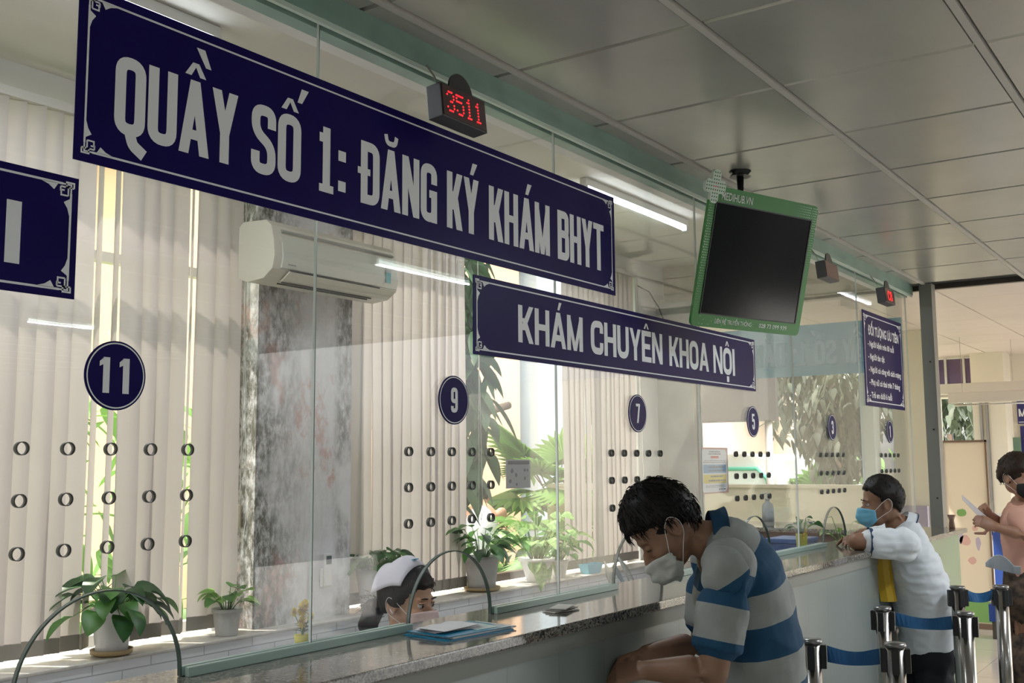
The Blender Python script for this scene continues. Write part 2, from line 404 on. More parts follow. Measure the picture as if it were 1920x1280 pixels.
# room behind the glass
b = bmn(); box(b, -2, 7.5, 1.94, 2.0, 2.667, 3.2); struct('wall_front', b, plaster_w)
b = bmn(); box(b, -2, 7.5, 1.94, 3.9, 3.06, 3.16); struct('ceiling', b, mat('office_ceiling', (.66, .64, .58), .7, noise_s=1.5, noise_a=.1))
# bulkhead over the far glass
b = bmn(); box(b, 7.42, 7.60, 1.94, 3.9, 2.76, 3.16); box(b, 7.34, 7.42, 1.94, 3.9, 2.72, 2.80)
struct('wall_right', b, mat('dusty_beige_plaster', (.52, .48, .38), .8, noise_s=4, noise_a=.2))
# back wall with the two window openings
b = bmn()
y0, y1 = 3.72, 3.90
box(b, -2, .7, y0, y1, 0, 3.2); box(b, 3.17, 3.83, y0, y1, 0, 3.2); box(b, 6.95, 7.5, y0, y1, 0, 3.2)
box(b, .7, 3.17, y0, y1, 2.93, 3.2); box(b, 3.83, 6.95, y0, y1, 2.93, 3.2)
box(b, .7, 3.17, y0, y1, 0, .83); box(b, 3.83, 6.95, y0, y1, 0, .83)
struct('wall_back', b, plaster_w)
# peeling, mouldy pier between the windows
def mould_mat():
    m = bpy.data.materials.new('mouldy_plaster'); m.use_nodes = True; nt = m.node_tree; bs = nt.nodes['Principled BSDF']; bs.inputs['Roughness'].default_value = .9
    tc = nt.nodes.new('ShaderNodeTexCoord'); L = nt.links.new
    def N(scale, detail, stretch=(1, 1, 1), rough=.6, loc=(0, 0, 0)):
        mp = nt.nodes.new('ShaderNodeMapping'); mp.inputs['Scale'].default_value = stretch; mp.inputs['Location'].default_value = loc; L(tc.outputs['Object'], mp.inputs[0])
        n = nt.nodes.new('ShaderNodeTexNoise'); n.inputs['Scale'].default_value = scale; n.inputs['Detail'].default_value = detail; n.inputs['Roughness'].default_value = rough
        L(mp.outputs[0], n.inputs['Vector']); return n.outputs[0]
    def rng(s, a, bb, lo=0, hi=1):
        r = nt.nodes.new('ShaderNodeMapRange'); r.inputs[1].default_value = a; r.inputs[2].default_value = bb; r.inputs[3].default_value = lo; r.inputs[4].default_value = hi; L(s, r.inputs[0]); return r.outputs[0]
    def mul(a, b_):
        q = nt.nodes.new('ShaderNodeMath'); q.operation = 'MULTIPLY'; L(a, q.inputs[0]); L(b_, q.inputs[1]); return q.outputs[0]
    def mix(f, a, b_):
        q = nt.nodes.new('ShaderNodeMix'); q.data_type = 'RGBA'; L(f, q.inputs[0])
        for v, i in ((a, 6), (b_, 7)):
            if isinstance(v, tuple): q.inputs[i].default_value = (*v, 1)
            else: L(v, q.inputs[i])
        return q.outputs[2]
    big = rng(N(2.6, 4, (1.6, 1, .8), .6, (3.1, 0, .7)), .46, .60); fine = rng(N(30, 8, (1, 1, .5), .75), .34, .56)
    streak = rng(N(9, 6, (3, 1, .35), .7, (1.2, 0, 2.2)), .54, .68)
    sp = nt.nodes.new('ShaderNodeSeparateXYZ'); L(tc.outputs['Object'], sp.inputs[0])
    lx = rng(sp.outputs[0], 3.28, 3.50, 1, .15); rx_ = rng(sp.outputs[0], 3.66, 3.72, 0, .8)
    ad = nt.nodes.new('ShaderNodeMath'); ad.operation = 'MAXIMUM'; L(lx, ad.inputs[0]); L(rx_, ad.inputs[1])
    big = mul(rng(N(2.2, 4, (1.4, 1, .9), .6, (3.1, 0, .7)), .34, .50), ad.outputs[0])
    mask = mul(big, fine)
    pink = rng(N(3.2, 6, (1.2, 1, .8), .7, (8, 2, 5)), .55, .62)
    base = mix(rng(N(1.5, 3), .3, .7), (.72, .72, .76), (.80, .78, .76))
    c = mix(pink, base, (.66, .46, .42)); c = mix(mul(streak, big), c, (.22, .20, .17)); c = mix(mask, c, (.11, .105, .08)); L(c, bs.inputs['Base Color'])
    return m
b = bmn(); box(b, 3.20, 3.80, 3.60, 3.72, 0, 3.06); struct('wall_pier', b, mould_mat())
# window sill and tiled apron
b = bmn(); box(b, -2, 7.32, 3.505, 3.72, .836, .850); sill = struct('trim_3', b, mat('sill_marble', (.62, .59, .54), .3, noise_s=14, noise_a=.25), bevel=.004)
b = bmn(); box(b, -2, 7.32, 3.513, 3.72, 0, .836); struct('baseboard_back', b, wall_tile)
# windows: aluminium frames and panes
brown_al = mat('brown_aluminium', (.10, .07, .05), .4)
def window(n, x0, x1, muls, fm):
    b = bmn(); y0, y1 = 3.79, 3.84; z0, z1, t = .85, 2.93, .045
    box(b, x0, x0+t, y0, y1, z0, z1); box(b, x1-t, x1, y0, y1, z0, z1); box(b, x0, x1, y0, y1, z0, z0+t); box(b, x0, x1, y0, y1, z1-t, z1); 
    if n == 1: box(b, x0, x1, y0, y1, 2.38, 2.42)
    for x in muls: box(b, x-.025, x+.025, y0-.008, y1, z0, z1)
    o = obj('window_%d' % n, b, fm); o['kind'] = 'structure'
    b = bmn(); xs = [x0+t]+list(muls)+[x1-t]
    for a, c in zip(xs, xs[1:]): box(b, a, c, 3.812, 3.816, z0+t, z1-t)
    obj('window_pane', b, clear, o)
window(1, .7, 3.17, [1.9], mat('white_aluminium', (.7, .7, .68), .4)); window(2, 3.83, 6.95, [4.80, 6.22], brown_al)
# post at the screen's far corner, and the walls of the passage
post_m = mat('grey_post_metal', (.20, .20, .18), .45)
b = bmn(); box(b, 7.40, 7.50, 1.72, 1.80, CT, 2.734); box(b, 7.42, 7.45, 1.72, 1.76, 0, CT)
for z in (1.3, 1.75, 2.2): box(b, 7.395, 7.40, 1.745, 1.755, z, z+.01, 1)
struct('trim_4', b, [post_m, dark])
cream = mat('cream_wall_paint', (.82, .77, .65), .75, noise_s=1.2, noise_a=.06)
creamlow = mat('cream_dado_paint', (.66, .62, .50), .6)
b = bmn()
box(b, 10.0, 10.15, 2.95, 6.5, 0, 1.30); box(b, 9.95, 10.2, 2.95, 6.5, 1.30, 1.33)
box(b, 10.0, 10.15, 2.42, 2.72, 0, 2.74)
box(b, 10.0, 10.15, 2.72, 2.95, 0, 1.45)
struct('wall_passage', b, cream)
b = bmn(); box(b, 9.92, 10.1, 2.87, 2.99, 0, 2.74); struct('trim_5', b, mat('pale_blue_pillar', (.66, .76, .80), .6))
# end wall of the passage
b = bmn(); X0, X1 = 13, 13.2
box(b, X0, X1, -5, 2.60, 0, 2.74); box(b, X0, X1, 2.60, 3.02, 0, 1.45); box(b, X0, X1, 2.60, 3.02, 2.27, 2.38); box(b, X0, X1, 3.02, 3.4, 0, 2.74)
box(b, 12.6, 13.0, 2.22, 2.56, 0, 2.74); struct('wall_end', b, cream)
b = bmn(); box(b, 12.985, 13, -5, 2.22, 0, .95); struct('baseboard_end', b, creamlow)
b = bmn(); box(b, 13.03, 13.05, 2.62, 3.0, 2.38, 2.72, 1)
for y in (2.60, 2.70, 2.90, 3.0): box(b, 13.0, 13.06, y, y+.025, 2.36, 2.74)
box(b, 13.0, 13.06, 2.6, 3.02, 2.36, 2.385)
struct('window_3', b, [mat('white_aluminium', (.7, .7, .68)), mat('violet_film', (.16, .11, .22), .25)])
# sides of the hall behind and beside the viewer
b = bmn(); box(b, -5, 7.8, -9.2, -9, 0, 2.8); box(b, 7.6, 7.8, -9, -5, 0, 2.8)
struct('wall_left', b, mat('hall_grey_green', (.30, .31, .28), .8))
b = bmn(); box(b, -5.2, -5, -9, 3.9, 0, 3.2); struct('wall_front', b, mat('hall_grey_green'))

# ------------------------------------------------------------ counter
t = thing('service_counter', 'long service counter clad in pale tile with grey speckled granite top', 'counter', (3, 1.75, 0))
t_inv = Matrix.Translation((-3, -1.75, 0))
def shift(bm, mt):
    for v in bm.verts: v.co = mt @ v.co
b = bmn(); box(b, -2, 7.42, 1.58, 1.955, CT-.028, CT); shift(b, t_inv); obj('granite_top', b, granite, t, bevel=.004)
b = bmn(); box(b, -2, 6.35, 1.60, 1.90, 0.02, CT-.0285); shift(b, t_inv); obj('tiled_front', b, panel_tile, t)
b = bmn(); box(b, -2, 6.352, 1.594, 1.60, CT-.075, CT-.0285); shift(b, t_inv); obj('under_shade_band', b, mat('shade_band_grey', (.22, .23, .21), .5), t)  # strip coloured grey as the shade below the granite edge
b = bmn(); box(b, 6.37, 7.40, 1.63, 1.638, .05, CT-.03); shift(b, t_inv); obj('green_glass_front', b, mat('green_film_glass', (.16, .27, .16), .15), t)['label'] = 'green filmed glass front panel'
t = thing('side_counter', 'granite topped inner counter across the far end of the office', 'counter', (7.1, 2.9, 0))
it = Matrix.Translation((-7.1, -2.9, 0))
b = bmn(); box(b, 6.86, 7.55, 1.96, 3.70, CT-.028, CT); shift(b, it); obj('granite_top', b, granite, t, bevel=.003)
b = bmn(); box(b, 6.92, 7.45, 1.96, 3.50, 0, CT-.0285); shift(b, it); obj('cabinet_body', b, mat('brown_laminate', (.16, .11, .09), .5), t)
# nurses' desk run
t = thing('work_desk', 'low white work desk running behind the glass screen', 'desk', (3, 2.1, 0)); it = Matrix.Translation((-3, -2.1, 0))
b = bmn(); box(b, -1.9, 6.7, 1.91, 2.32, .715, .745); shift(b, it); obj('desk_top', b, mat('white_laminate', (.66, .66, .64), .4), t)
for x in (-1.8, .2, 2.05, 3.15, 4.2, 5.4, 6.6):
    b = bmn(); box(b, x, x+.03, 1.95, 2.28, 0, .715); shift(b, it); obj('leg_panel', b, mat('white_laminate'), t)

# ------------------------------------------------------------ glass screen
def pane_mesh(x0, x1, cx, z0, z1, y, th, rows=3, rad=.0125, arch=True, mats=None, holes=True):
    c = bpy.data.curves.new('p', 'CURVE'); c.dimensions = '2D'; c.fill_mode = 'BOTH'; c.extrude = th/2
    def spl(pts):
        s = c.splines.new('POLY'); s.points.add(len(pts)-1); s.use_cyclic_u = True
        for p, q in zip(s.points, pts): p.co = (q[0], q[1], 0, 1)
    out = [(x0, z1), (x0, z0)]
    if arch:
        r = .185
        out += [(cx-r, z0)]+[(cx-r*cos(pi*k/32), CT+.012+r*sin(pi*k/32)*.99) for k in range(33)]+[(cx+r, z0)]
    out += [(x1, z0), (x1, z1)]
    spl(out)
    if holes:
        for i in range(5):
            for j in range(3):
                hx, hz = cx+.0935*(i-2), 1.393+.096*j
                spl([(hx+rad*cos(2*pi*k/20), hz+rad*sin(2*pi*k/20)) for k in range(20)])
    o = bpy.data.objects.new('p', c); COL.objects.link(o); dg = bpy.context.evaluated_depsgraph_get()
    me = bpy.data.meshes.new_from_object(o.evaluated_get(dg)); bpy.data.objects.remove(o)
    me.transform(Matrix(((1, 0, 0, 0), (0, 0, -1, y+th/2), (0, 1, 0, 0), (0, 0, 0, 1))))
    me.materials.clear()
    for m_ in mats: me.materials.append(m_)
    for p in me.polygons: p.material_index = 0 if abs(p.normal.y) > .7 else 1
    return me
nums = ['11', '9', '7', '5', '3', '1']
rim_m = mat('hole_rim', (.09, .09, .08), .3)
b = bmn(); n = 20
rr = [[b.verts.new((r_*cos(2*pi*k/n), yy, r_*sin(2*pi*k/n))) for k in range(n)] for r_, yy in ((.0128, .007), (.0128, -.0045), (.0115, -.0045), (.0115, .007))]
for q, s in zip(rr, rr[1:]+rr[:1]):
    for k in range(n): b.faces.new((q[k], q[(k+1) % n], s[(k+1) % n], s[k]))
rim_me = mesh_of('speaking_hole_rim', b, rim_m, smooth=True)
words = ['eleven', 'nine', 'seven', 'five', 'three', 'one']
for i in range(-1, 6):
    x0 = .747+1.098*i+.0015; x1 = x0+1.098-.003; cx = 1.288+1.098*i
    me = pane_mesh(x0, min(x1, 7.32), cx, CT+.002, 2.664, YG, .008, mats=[clear, edge_g])
    o = link('glass_screen', me)
    tag(o, ('glass screen with speaking holes and arched hatch under the disc reading %s' % words[i]) if i >= 0 else 'glass screen pane at the very left behind the cropped blue sign', 'glass')
    # dark grommets lining the speaking holes
    for a in range(5):
        for c in range(3):
            g = link('speaking_hole_rim', rim_me, o); g.location = (cx+.0935*(a-2), YG, 1.393+.096*c)
    # arch edging
    b = bmn(); r = .185
    pts = [(cx-r, YG+.004, CT+.002)]+[(cx-r*cos(pi*k/32), YG+.004, CT+.012+r*sin(pi*k/32)*.99) for k in range(33)]+[(cx+r, YG+.004, CT+.002)]
    n = len(pts)
    for (p, q) in zip(pts, pts[1:]):
        m0 = Vector((cx, 0, CT)); 
        def off(p_, d): v = Vector((p_[0]-cx, 0, p_[2]-CT-.012)); v = v.normalized() if v.length > 0 else v; return Vector(p_)-v*d
        A, B_ = off(p, 0), off(q, 0); C, D = off(q, .003), off(p, .003)
        for ys in ((-.0055, .0055),):
            vs = [b.verts.new(v+Vector((0, s, 0))) for s in ys for v in (A, B_, C, D)]
            for f in ((0, 1, 2, 3), (4, 5, 6, 7), (0, 1, 5, 4), (2, 3, 7, 6)): b.faces.new([vs[k] for k in f])
    obj('hatch_edging', b, arch_g, o)
    # sill channel between this hatch and the next
    b = bmn(); xa, xb = cx+.19, cx+1.098-.19
    if i == 5: xb = 7.32
    box(b, xa, xb, 1.852, 1.865, CT, CT+.02); box(b, xa, xb, 1.875, 1.888, CT, CT+.02)
    o = obj('glass_channel', b, mat('pale_green_channel', (.34, .46, .42), .3), bevel=.002)
    tag(o, 'pale green channel holding the glass on the granite %s' % ('left of the hatch numbered eleven' if i < 0 else ('between the hatches numbered %s and %s' % (words[i], words[i+1]) if i < 5 else 'after the hatch numbered one')), 'channel')
# far end screen
b = bmn()
for k, (a, c) in enumerate(((1.90, 2.45), (2.453, 3.0), (3.003, 3.42))): box(b, 7.325, 7.333, a, c, CT, 2.72)
o = obj('glass_wall', b, clear_far); tag(o, 'glass wall across the far end of the office, facing the passage', 'glass')
b = bmn(); box(b, 7.28, 7.42, 3.42, 3.72, CT, 2.76); struct('wall_far', b, mat('grey_door_paint', (.33, .33, .30), .6, noise_s=3, noise_a=.3))
# ------------------------------------------------------------ signs on the glass
YS = YG-.0075
I4 = Matrix.Identity(4)
def frame_lines(bm, x0, x1, z0, z1, y, mtx, mi=1, m=.022, lw=.0045, orn=.05):
    def seg(a, b_, w_=lw): flat(bm, stroke([Vector(a), Vector(b_)], w_), 0, 0, 1, 1, mtx, mi, y)
    X0, X1, Z0, Z1 = x0+m, x1-m, z0+m, z1-m; o = orn
    seg((X0+o*.35, Z0), (X1-o*.35, Z0)); seg((X0+o*.35, Z1), (X1-o*.35, Z1)); seg((X0, Z0+o*.35), (X0, Z1-o*.35)); seg((X1, Z0+o*.35), (X1, Z1-o*.35))
    for cx, cz, sx, sz in ((X0, Z0, 1, 1), (X1, Z0, -1, 1), (X0, Z1, 1, -1), (X1, Z1, -1, -1)):
        q = lambda u, v: Vector((cx+sx*u*o, cz+sz*v*o))
        w_ = lw*.75
        for path in ([(0, .35), (0, 0), (-.0, 0), (.35, 0)], [(-.12, .12), (.2, .12), (.2, -.08), (-.12, -.08), (-.12, .12)], [(.12, .45), (.12, .12), (.45, .12)], [(.12, .45), (.42, .45), (.42, .25), (.28, .25)], [(.45, .12), (.45, .3)]):
            pts = [q(*p) for p in path]; flat(bm, stroke(pts, w_), 0, 0, 1, 1, mtx, mi, y)
        flat(bm, [[q(.55, .03), q(1.3, .03), q(.95, .14), q(.72, .3)], [q(.03, .55), q(.3, .72), q(.14, .95), q(.03, 1.3)]], 0, 0, 1, 1, mtx, mi, y)
def word(bm, s, x0, x1, z0, h, mtx, y, stem=.155, mi=0, gap=.085):
    """fit capitals between x0 and x1; M a bit wider, I and 1 narrower"""
    wd = {'I': .42, 'M': 1.18, 'A': 1.1, 'Ầ': 1.1, 'Ă': 1.1, 'Á': 1.1, ':': .4, 'i': .8, 'E': .88, 'Ê': .88}
    tot = sum(wd.get(c, 1) for c in s)+gap*(len(s)-1); u = (x1-x0)/tot; x = x0
    for c in s:
        wc = wd.get(c, 1)*u
        flat(bm, glyph(c, wc/h if c != 'I' else stem, stem), x, z0, h, h, mtx, mi, y); x += wc+gap*u
def sign(name, label, x0, x1, z0, z1, words_, z, h, y=YS, mtx=I4, cat='sign', group=None, m=.022, back=None, front=None, stem=.155):
    t = thing(name, label, cat, mtx @ Vector(((x0+x1)/2, y, z0)), group=group); inv = Matrix.Translation(-t.location)
    b = bmn(); box(b, x0, x1, y, y+.003, z0, z1, 0, inv @ mtx); obj('sign_board', b, back or navy, t)
    b = bmn(); frame_lines(b, x0, x1, z0, z1, y-.0006, inv @ mtx, 0, m); obj('border_line', b, front or silver, t, recalc=False)
    for s, a, c in words_:
        b = bmn(); word(b, s, a, c, z, h, inv @ mtx, y-.0008, stem); obj('lettering', b, front or silver, t, recalc=False)
    return t
big_words = [('QUẦY', 1.262, 1.582), ('SỐ', 1.623, 1.780), ('i', 1.842, 1.892), (':', 1.909, 1.934), ('ĐĂNG', 1.992, 2.307), ('KÝ', 2.352, 2.505), ('KHÁM', 2.557, 2.897), ('BHYT', 2.945, 3.252)]
sign('counter_sign', 'long navy sign reading QUẦY SỐ 1: ĐĂNG KÝ KHÁM BHYT across the glass', 1.176, 3.333, 2.150, 2.512, big_words, 2.226, .167)
sign('counter_sign', 'shorter navy sign reading KHÁM CHUYÊN KHOA NỘI below the long one', 2.479, 4.626, 1.870, 2.107, [('KHÁM', 2.709, 3.098), ('CHUYÊN', 3.151, 3.693), ('KHOA', 3.751, 4.118), ('NỘI', 4.165, 4.406)], 1.926, .118, m=.016, stem=.2)
sign('counter_sign', 'navy sign end with a single letter I at the left edge', -.957, 1.190, 1.873, 2.112, [('I', 1.045, 1.074)], 1.925, .118, m=.016, stem=.25)
# notice board
def notice(label, x0, x1, z0, z1, y, mtx, head, lines):
    t = thing('notice_board', label, 'notice', mtx @ Vector(((x0+x1)/2, y, z0))); inv = Matrix.Translation(-t.location) @ mtx
    b = bmn(); box(b, x0, x1, y, y+.003, z0, z1, 0, inv); obj('sign_board', b, navy, t)
    b = bmn(); frame_lines(b, x0, x1, z0, z1, y-.0006, inv, 0, .028, .006, .07); obj('border_line', b, silver, t, recalc=False)
    W, H = x1-x0, z1-z0
    b = bmn(); text_mesh(b, head, x0+.12*W, z0+.755*H, .105*H*.95, .78*W, inv, 0, .035, y-.0008); obj('heading', b, silver, t, recalc=False)
    for i, (s, wr) in enumerate(lines):
        b = bmn(); text_mesh(b, s, x0+.10*W, z0+(.63-.135*i)*H, .062*H, wr*W, inv, 0, .03, y-.0008); obj('text_line', b, silver, t, recalc=False)
    return t
LN = [('- Người bệnh trên 80 tuổi', .66), ('- Người tàn tật', .40), ('- Người có công với cách mạng', .82), ('- Phụ nữ có thai trên 7 tháng', .78), ('- Trẻ em dưới 6 tuổi', .55)]
notice('tall navy notice headed ĐỐI TƯỢNG ƯU TIÊN on the far glass', 6.305, 7.148, 1.875, 2.445, YS, I4, 'ĐỐI TƯỢNG ƯU TIÊN', LN)
# number discs
for i, (s, wdd) in enumerate(zip(nums, words)):
    cx, cz, r = 1.288+1.098*i, 1.731, .0695
    t = thing('number_disc', 'round navy disc with the white number %s on the glass' % wdd, 'sticker', (cx, YS, cz-r))
    b = bmn()
    ring = [Vector((r*cos(2*pi*k/56), 0, r+r*sin(2*pi*k/56))) for k in range(56)]; prism(b, ring, (0, .003, 0)); obj('disc', b, navy, t)
    b = bmn(); flat(b, stroke([Vector((r*.93*cos(2*pi*k/56), r+r*.93*sin(2*pi*k/56))) for k in range(56)], .0028, True), 0, 0, 1, 1, I4, 0, -.0006); obj('white_ring', b, silver, t, recalc=False)
    b = bmn(); h = .071
    if s == '11': flat(b, glyph('1', .36, .21), -.035, r-h/2, h, h, I4, 0, -.0008); flat(b, glyph('1', .36, .21), .010, r-h/2, h, h, I4, 0, -.0008)
    else: flat(b, glyph(s, .44, .17), -.22*h, r-h/2, h, h, I4, 0, -.0008)
    obj('number', b, silver, t, recalc=False)
# sign on the far glass: seen from its back, the letters run the other way
mt = Matrix(((0, -1, 0, 7.3395), (1, 0, 0, 0), (0, 0, 1, 0), (0, 0, 0, 1)))   # x -> +y, board faces +x
pale_blue = mat('pale_blue_sign_back', (.34, .58, .68), .5, trans=.55)
pale_let = mat('paler_back_lettering', (.46, .68, .75), .5, trans=.55)
t = thing('counter_sign', 'pale blue back of a long sign on the far glass, its letters showing reversed', 'sign', (7.33, 3.0, 2.15)); inv = Matrix.Translation(-t.location)
b = bmn(); box(b, 7.334, 7.336, 1.905, 3.415, 2.15, 2.512, 0, inv); obj('sign_board', b, pale_blue, t)
mb = Matrix(((0, 1, 0, 7.3242), (1, 0, 0, .729), (0, 0, 1, 0), (0, 0, 0, 1)))
for s, a, c in big_words:
    if c > 2.69: continue
    b = bmn(); word(b, s, a, c, 2.226, .167, inv @ mb, 0); obj('lettering', b, pale_let, t, recalc=False)
# A4 notices
def sheet(bm, x0, x1, z0, z1, mi, y): poly(bm, [(x0, y, z0), (x1, y, z0), (x1, y, z1), (x0, y, z1)], mi)
t = thing('poster', 'notice with blue and yellow boxes and pink corners taped inside the glass', 'poster', (4.19, 1.9, 1.42)); inv = Matrix.Translation((-4.19, -1.9, -1.42))
pap = mat('white_paper', (.66, .70, .72), .7); 
b = bmn(); box(b, 4.05, 4.335, 1.884, 1.8855, 1.42, 1.612); shift(b, inv); obj('sheet', b, mat('pink_border_paper', (.52, .30, .27), .7), t)
b = bmn(); c_ = .018
poly(b, [(4.062+c_, 1.8832, 1.426), (4.323-c_, 1.8832, 1.426), (4.323, 1.8832, 1.426+c_), (4.323, 1.8832, 1.604-c_), (4.323-c_, 1.8832, 1.604), (4.062+c_, 1.8832, 1.604), (4.062, 1.8832, 1.604-c_), (4.062, 1.8832, 1.426+c_)]); shift(b, inv); obj('printed_area', b, pap, t)
b = bmn(); sheet(b, 4.08, 4.31, 1.505, 1.540, 0, 1.8826); shift(b, inv); obj('blue_box', b, mat('poster_blue', (.12, .30, .50), .6), t)
b = bmn(); sheet(b, 4.08, 4.31, 1.463, 1.499, 0, 1.8826); shift(b, inv); obj('yellow_box', b, mat('poster_yellow', (.62, .52, .06), .6), t)
b = bmn()
for z, x0_, x1_, hh in ((1.592, 4.14, 4.25, .004), (1.583, 4.13, 4.26, .004), (1.556, 4.09, 4.30, .002), (1.549, 4.08, 4.30, .002), (1.527, 4.13, 4.29, .006), (1.512, 4.13, 4.29, .006), (1.488, 4.15, 4.28, .006), (1.470, 4.13, 4.30, .007), (1.452, 4.10, 4.29, .002), (1.446, 4.10, 4.30, .002), (1.435, 4.23, 4.30, .004)):
    x = x0_
    while x < x1_:
        ww = random.uniform(.006, .02); sheet(b, x, min(x+ww, x1_), z, z+hh, 0, 1.882); x += ww+.004
shift(b, inv); obj('print_lines', b, mat('dark_print', (.06, .08, .12), .6), t)
b = bmn(); sheet(b, 4.155, 4.235, 1.567, 1.576, 0, 1.882); shift(b, inv); obj('red_heading', b, mat('poster_red', (.5, .08, .06), .6), t)
t = thing('poster', 'small grey leaflet with pictures taped inside the glass right of disc nine', 'poster', (2.735, 1.9, 1.475)); inv = Matrix.Translation((-2.735, -1.9, -1.475))
b = bmn(); box(b, 2.67, 2.803, 1.884, 1.8855, 1.475, 1.563); shift(b, inv); obj('sheet', b, mat('grey_paper', (.66, .66, .67), .7, trans=.4), t)
b = bmn(); sheet(b, 2.678, 2.795, 1.548, 1.559, 0, 1.883)
shift(b, inv); obj('header_strip', b, mat('leaflet_grey', (.22, .21, .22), .6), t)
b = bmn()
for cx, cz, r in ((2.70, 1.527, .009), (2.722, 1.515, .008), (2.77, 1.53, .007), (2.785, 1.53, .005), (2.69, 1.497, .008), (2.725, 1.487, .006), (2.77, 1.505, .006)):
    poly(b, [(cx+r*cos(k*pi/6)*random.uniform(.7, 1.1), 1.883, cz+r*sin(k*pi/6)*random.uniform(.6, 1.1)) for k in range(12)])
shift(b, inv); obj('small_pictures', b, mat('leaflet_picture', (.30, .29, .31), .6), t)

# ------------------------------------------------------------ LED number displays
FONT57 = {'3': ['01110', '10001', '00001', '00110', '00001', '10001', '01110'], '5': ['11111', '10000', '11110', '00001', '00001', '10001', '01110'],
          '1': ['00100', '01100', '00100', '00100', '00100', '00100', '01110'], 'C': ['01110', '10001', '10000', '10000', '10000', '10001', '01110'], '8': ['01110', '10001', '10001', '01110', '10001', '10001', '01110']}
led_on = mat('red_led', (.3, .01, .01), .4, emit=(1, .012, .018), es=3.2)
led_off = mat('led_window', (.045, .008, .01), .25)
led_dim = mat('led_window_dim', (.10, .012, .014), .25)
def led(label, x0, x1, z0, z1, y0, y1, txt, tilt, dim=False):
    t = thing('number_display', label, 'display', ((x0+x1)/2, (y0+y1)/2, z0)); t.rotation_euler = (tilt, 0, 0)
    W, H, D = x1-x0, z1-z0, y1-y0
    b = bmn(); box(b, -W/2, W/2, -D/2, D/2, 0, H); obj('display_case', b, mat('grey_case', (.05, .05, .055), .45), t, bevel=.002)
    b = bmn(); box(b, -W/2+.004, W/2-.004, -D/2-.002, -D/2, .004, H-.004); obj('display_window', b, led_dim if dim else led_off, t)
    r = W*.26
    b = bmn(); prism(b, [Vector((r*cos(pi*k/24), -D/2+.006, H-.002+r*1.05*sin(pi*k/24))) for k in range(25)], (0, .006, 0)); obj('speaker_plate', b, black_pl, t)
    b = bmn(); tube(b, [(-W*.2, D/2-.004, H), (-W*.22, D/2+.01, H+.05), (-W*.25, D/2+.03, H+.09)], .003); obj('hanging_cable', b, mat('cable', (.3, .3, .28)), t)
    if txt:
        b = bmn(); n = len(txt); p = min(W*.82/(6*n), H*.62/7); pz = H*.66/7; X = -n*6*p/2+p*.5; Z = H/2+3*pz
        for k, ch in enumerate(txt):
            for r_, row in enumerate(FONT57[ch]):
                for c_, v in enumerate(row):
                    if v == '1': ellipsoid(b, (X+(k*6+c_+.3)*p, -D/2-.0025, Z-r_*pz), p*.40, .0018, p*.40, nu=8, nv=4)
        obj('digits', b, led_on, t)
    return t
led('LED number display reading 3511 above the long navy sign', 2.175, 2.378, 2.482, 2.578, 1.735, 1.785, '3511', radians(-6))
led('unlit LED display, middle one hanging above the glass', 5.30, 5.50, 2.482, 2.570, 1.735, 1.785, '', radians(-6), True)
led('LED display showing two red characters near the grey post', 6.36, 6.56, 2.482, 2.572, 1.735, 1.785, 'C8', radians(-6))

# ------------------------------------------------------------ hanging monitor
c0 = P(1330, 345, 3.95); a1 = Vector((.94494, -.32641, -.0)).normalized(); dn = Vector((-.03, .265, -.9636)); dn = (dn-a1*dn.dot(a1)).normalized()
nz = a1.cross(dn)*-1   # out of the screen is -n
nrm = dn.cross(a1)     # towards viewer
if nrm.dot(-F) < 0: nrm = -nrm
W, H = .620, .529
t = thing('hanging_monitor', 'black monitor in a green dotted frame hanging from the ceiling, tilted down', 'monitor', c0)
t.matrix_world = Matrix(((a1.x, -dn.x, nrm.x, c0.x), (a1.y, -dn.y, nrm.y, c0.y), (a1.z, -dn.z, nrm.z, c0.z), (0, 0, 0, 1)))
# local: x right, y up, z out; top-left corner at the origin
gr = mat('leaf_green_frame', (.035, .21, .035), .35)
def rrect(x0, x1, y0, y1, r, z):
    out = []
    for cx, cy, a0 in ((x1-r, y1-r, 0), (x0+r, y1-r, 90), (x0+r, y0+r, 180), (x1-r, y0+r, 270)):
        out += [Vector((cx+r*cos(radians(a0+k*15)), cy+r*sin(radians(a0+k*15)), z)) for k in range(7)]
    return out
sx0, sx1, sy0, sy1 = .040, W-.036, -H+.052, -.062
b = bmn(); 
o_ = rrect(0, W, -H, 0, .022, 0); prism(b, o_, (0, 0, .012)); obj('frame_board', b, gr, t)
b = bmn(); box(b, sx0, sx1, sy0, sy1, .0121, .0128); obj('screen', b, mat('black_screen', (.006, .007, .009), .13, spec=.3), t)
b = bmn()
for (x0_, x1_, y0_, y1_) in ((sx0-.004, sx0, sy0-.004, sy1+.004), (sx1, sx1+.005, sy0-.004, sy1+.004), (sx0, sx1, sy1, sy1+.004), (sx0, sx1, sy0-.004, sy0)): box(b, x0_, x1_, y0_, y1_, .010, .0150)
obj('screen_bezel', b, black_pl, t)
b = bmn(); box(b, .06, W-.06, -H+.08, -.08, -.055, -.001); obj('monitor_body', b, black_pl, t, bevel=.008)
wt = mat('pale_green_print', (.52, .72, .54), .5)
dots = bmn()
def dot(x, y, r): poly(dots, [(x+r*cos(k*pi/3), y+r*sin(k*pi/3), .0127) for k in range(6)])
for j in range(46):
    y = -.075-j*.0098
    k = 1-abs(j-14)/34
    for i in range(4):
        r = .0030*k*(1-.13*i)
        if r > .0007 and y > -H+.02: dot(.006+i*.0088+(j % 2)*.0044, y, r)
for j in range(40):
    y = -.012-j*.0098; k = 1-j/42
    for i in range(4):
        r = .0030*k*(1-.13*i)
        if r > .0007: dot(W-.006-i*.0088-(j % 2)*.0044, y, r)
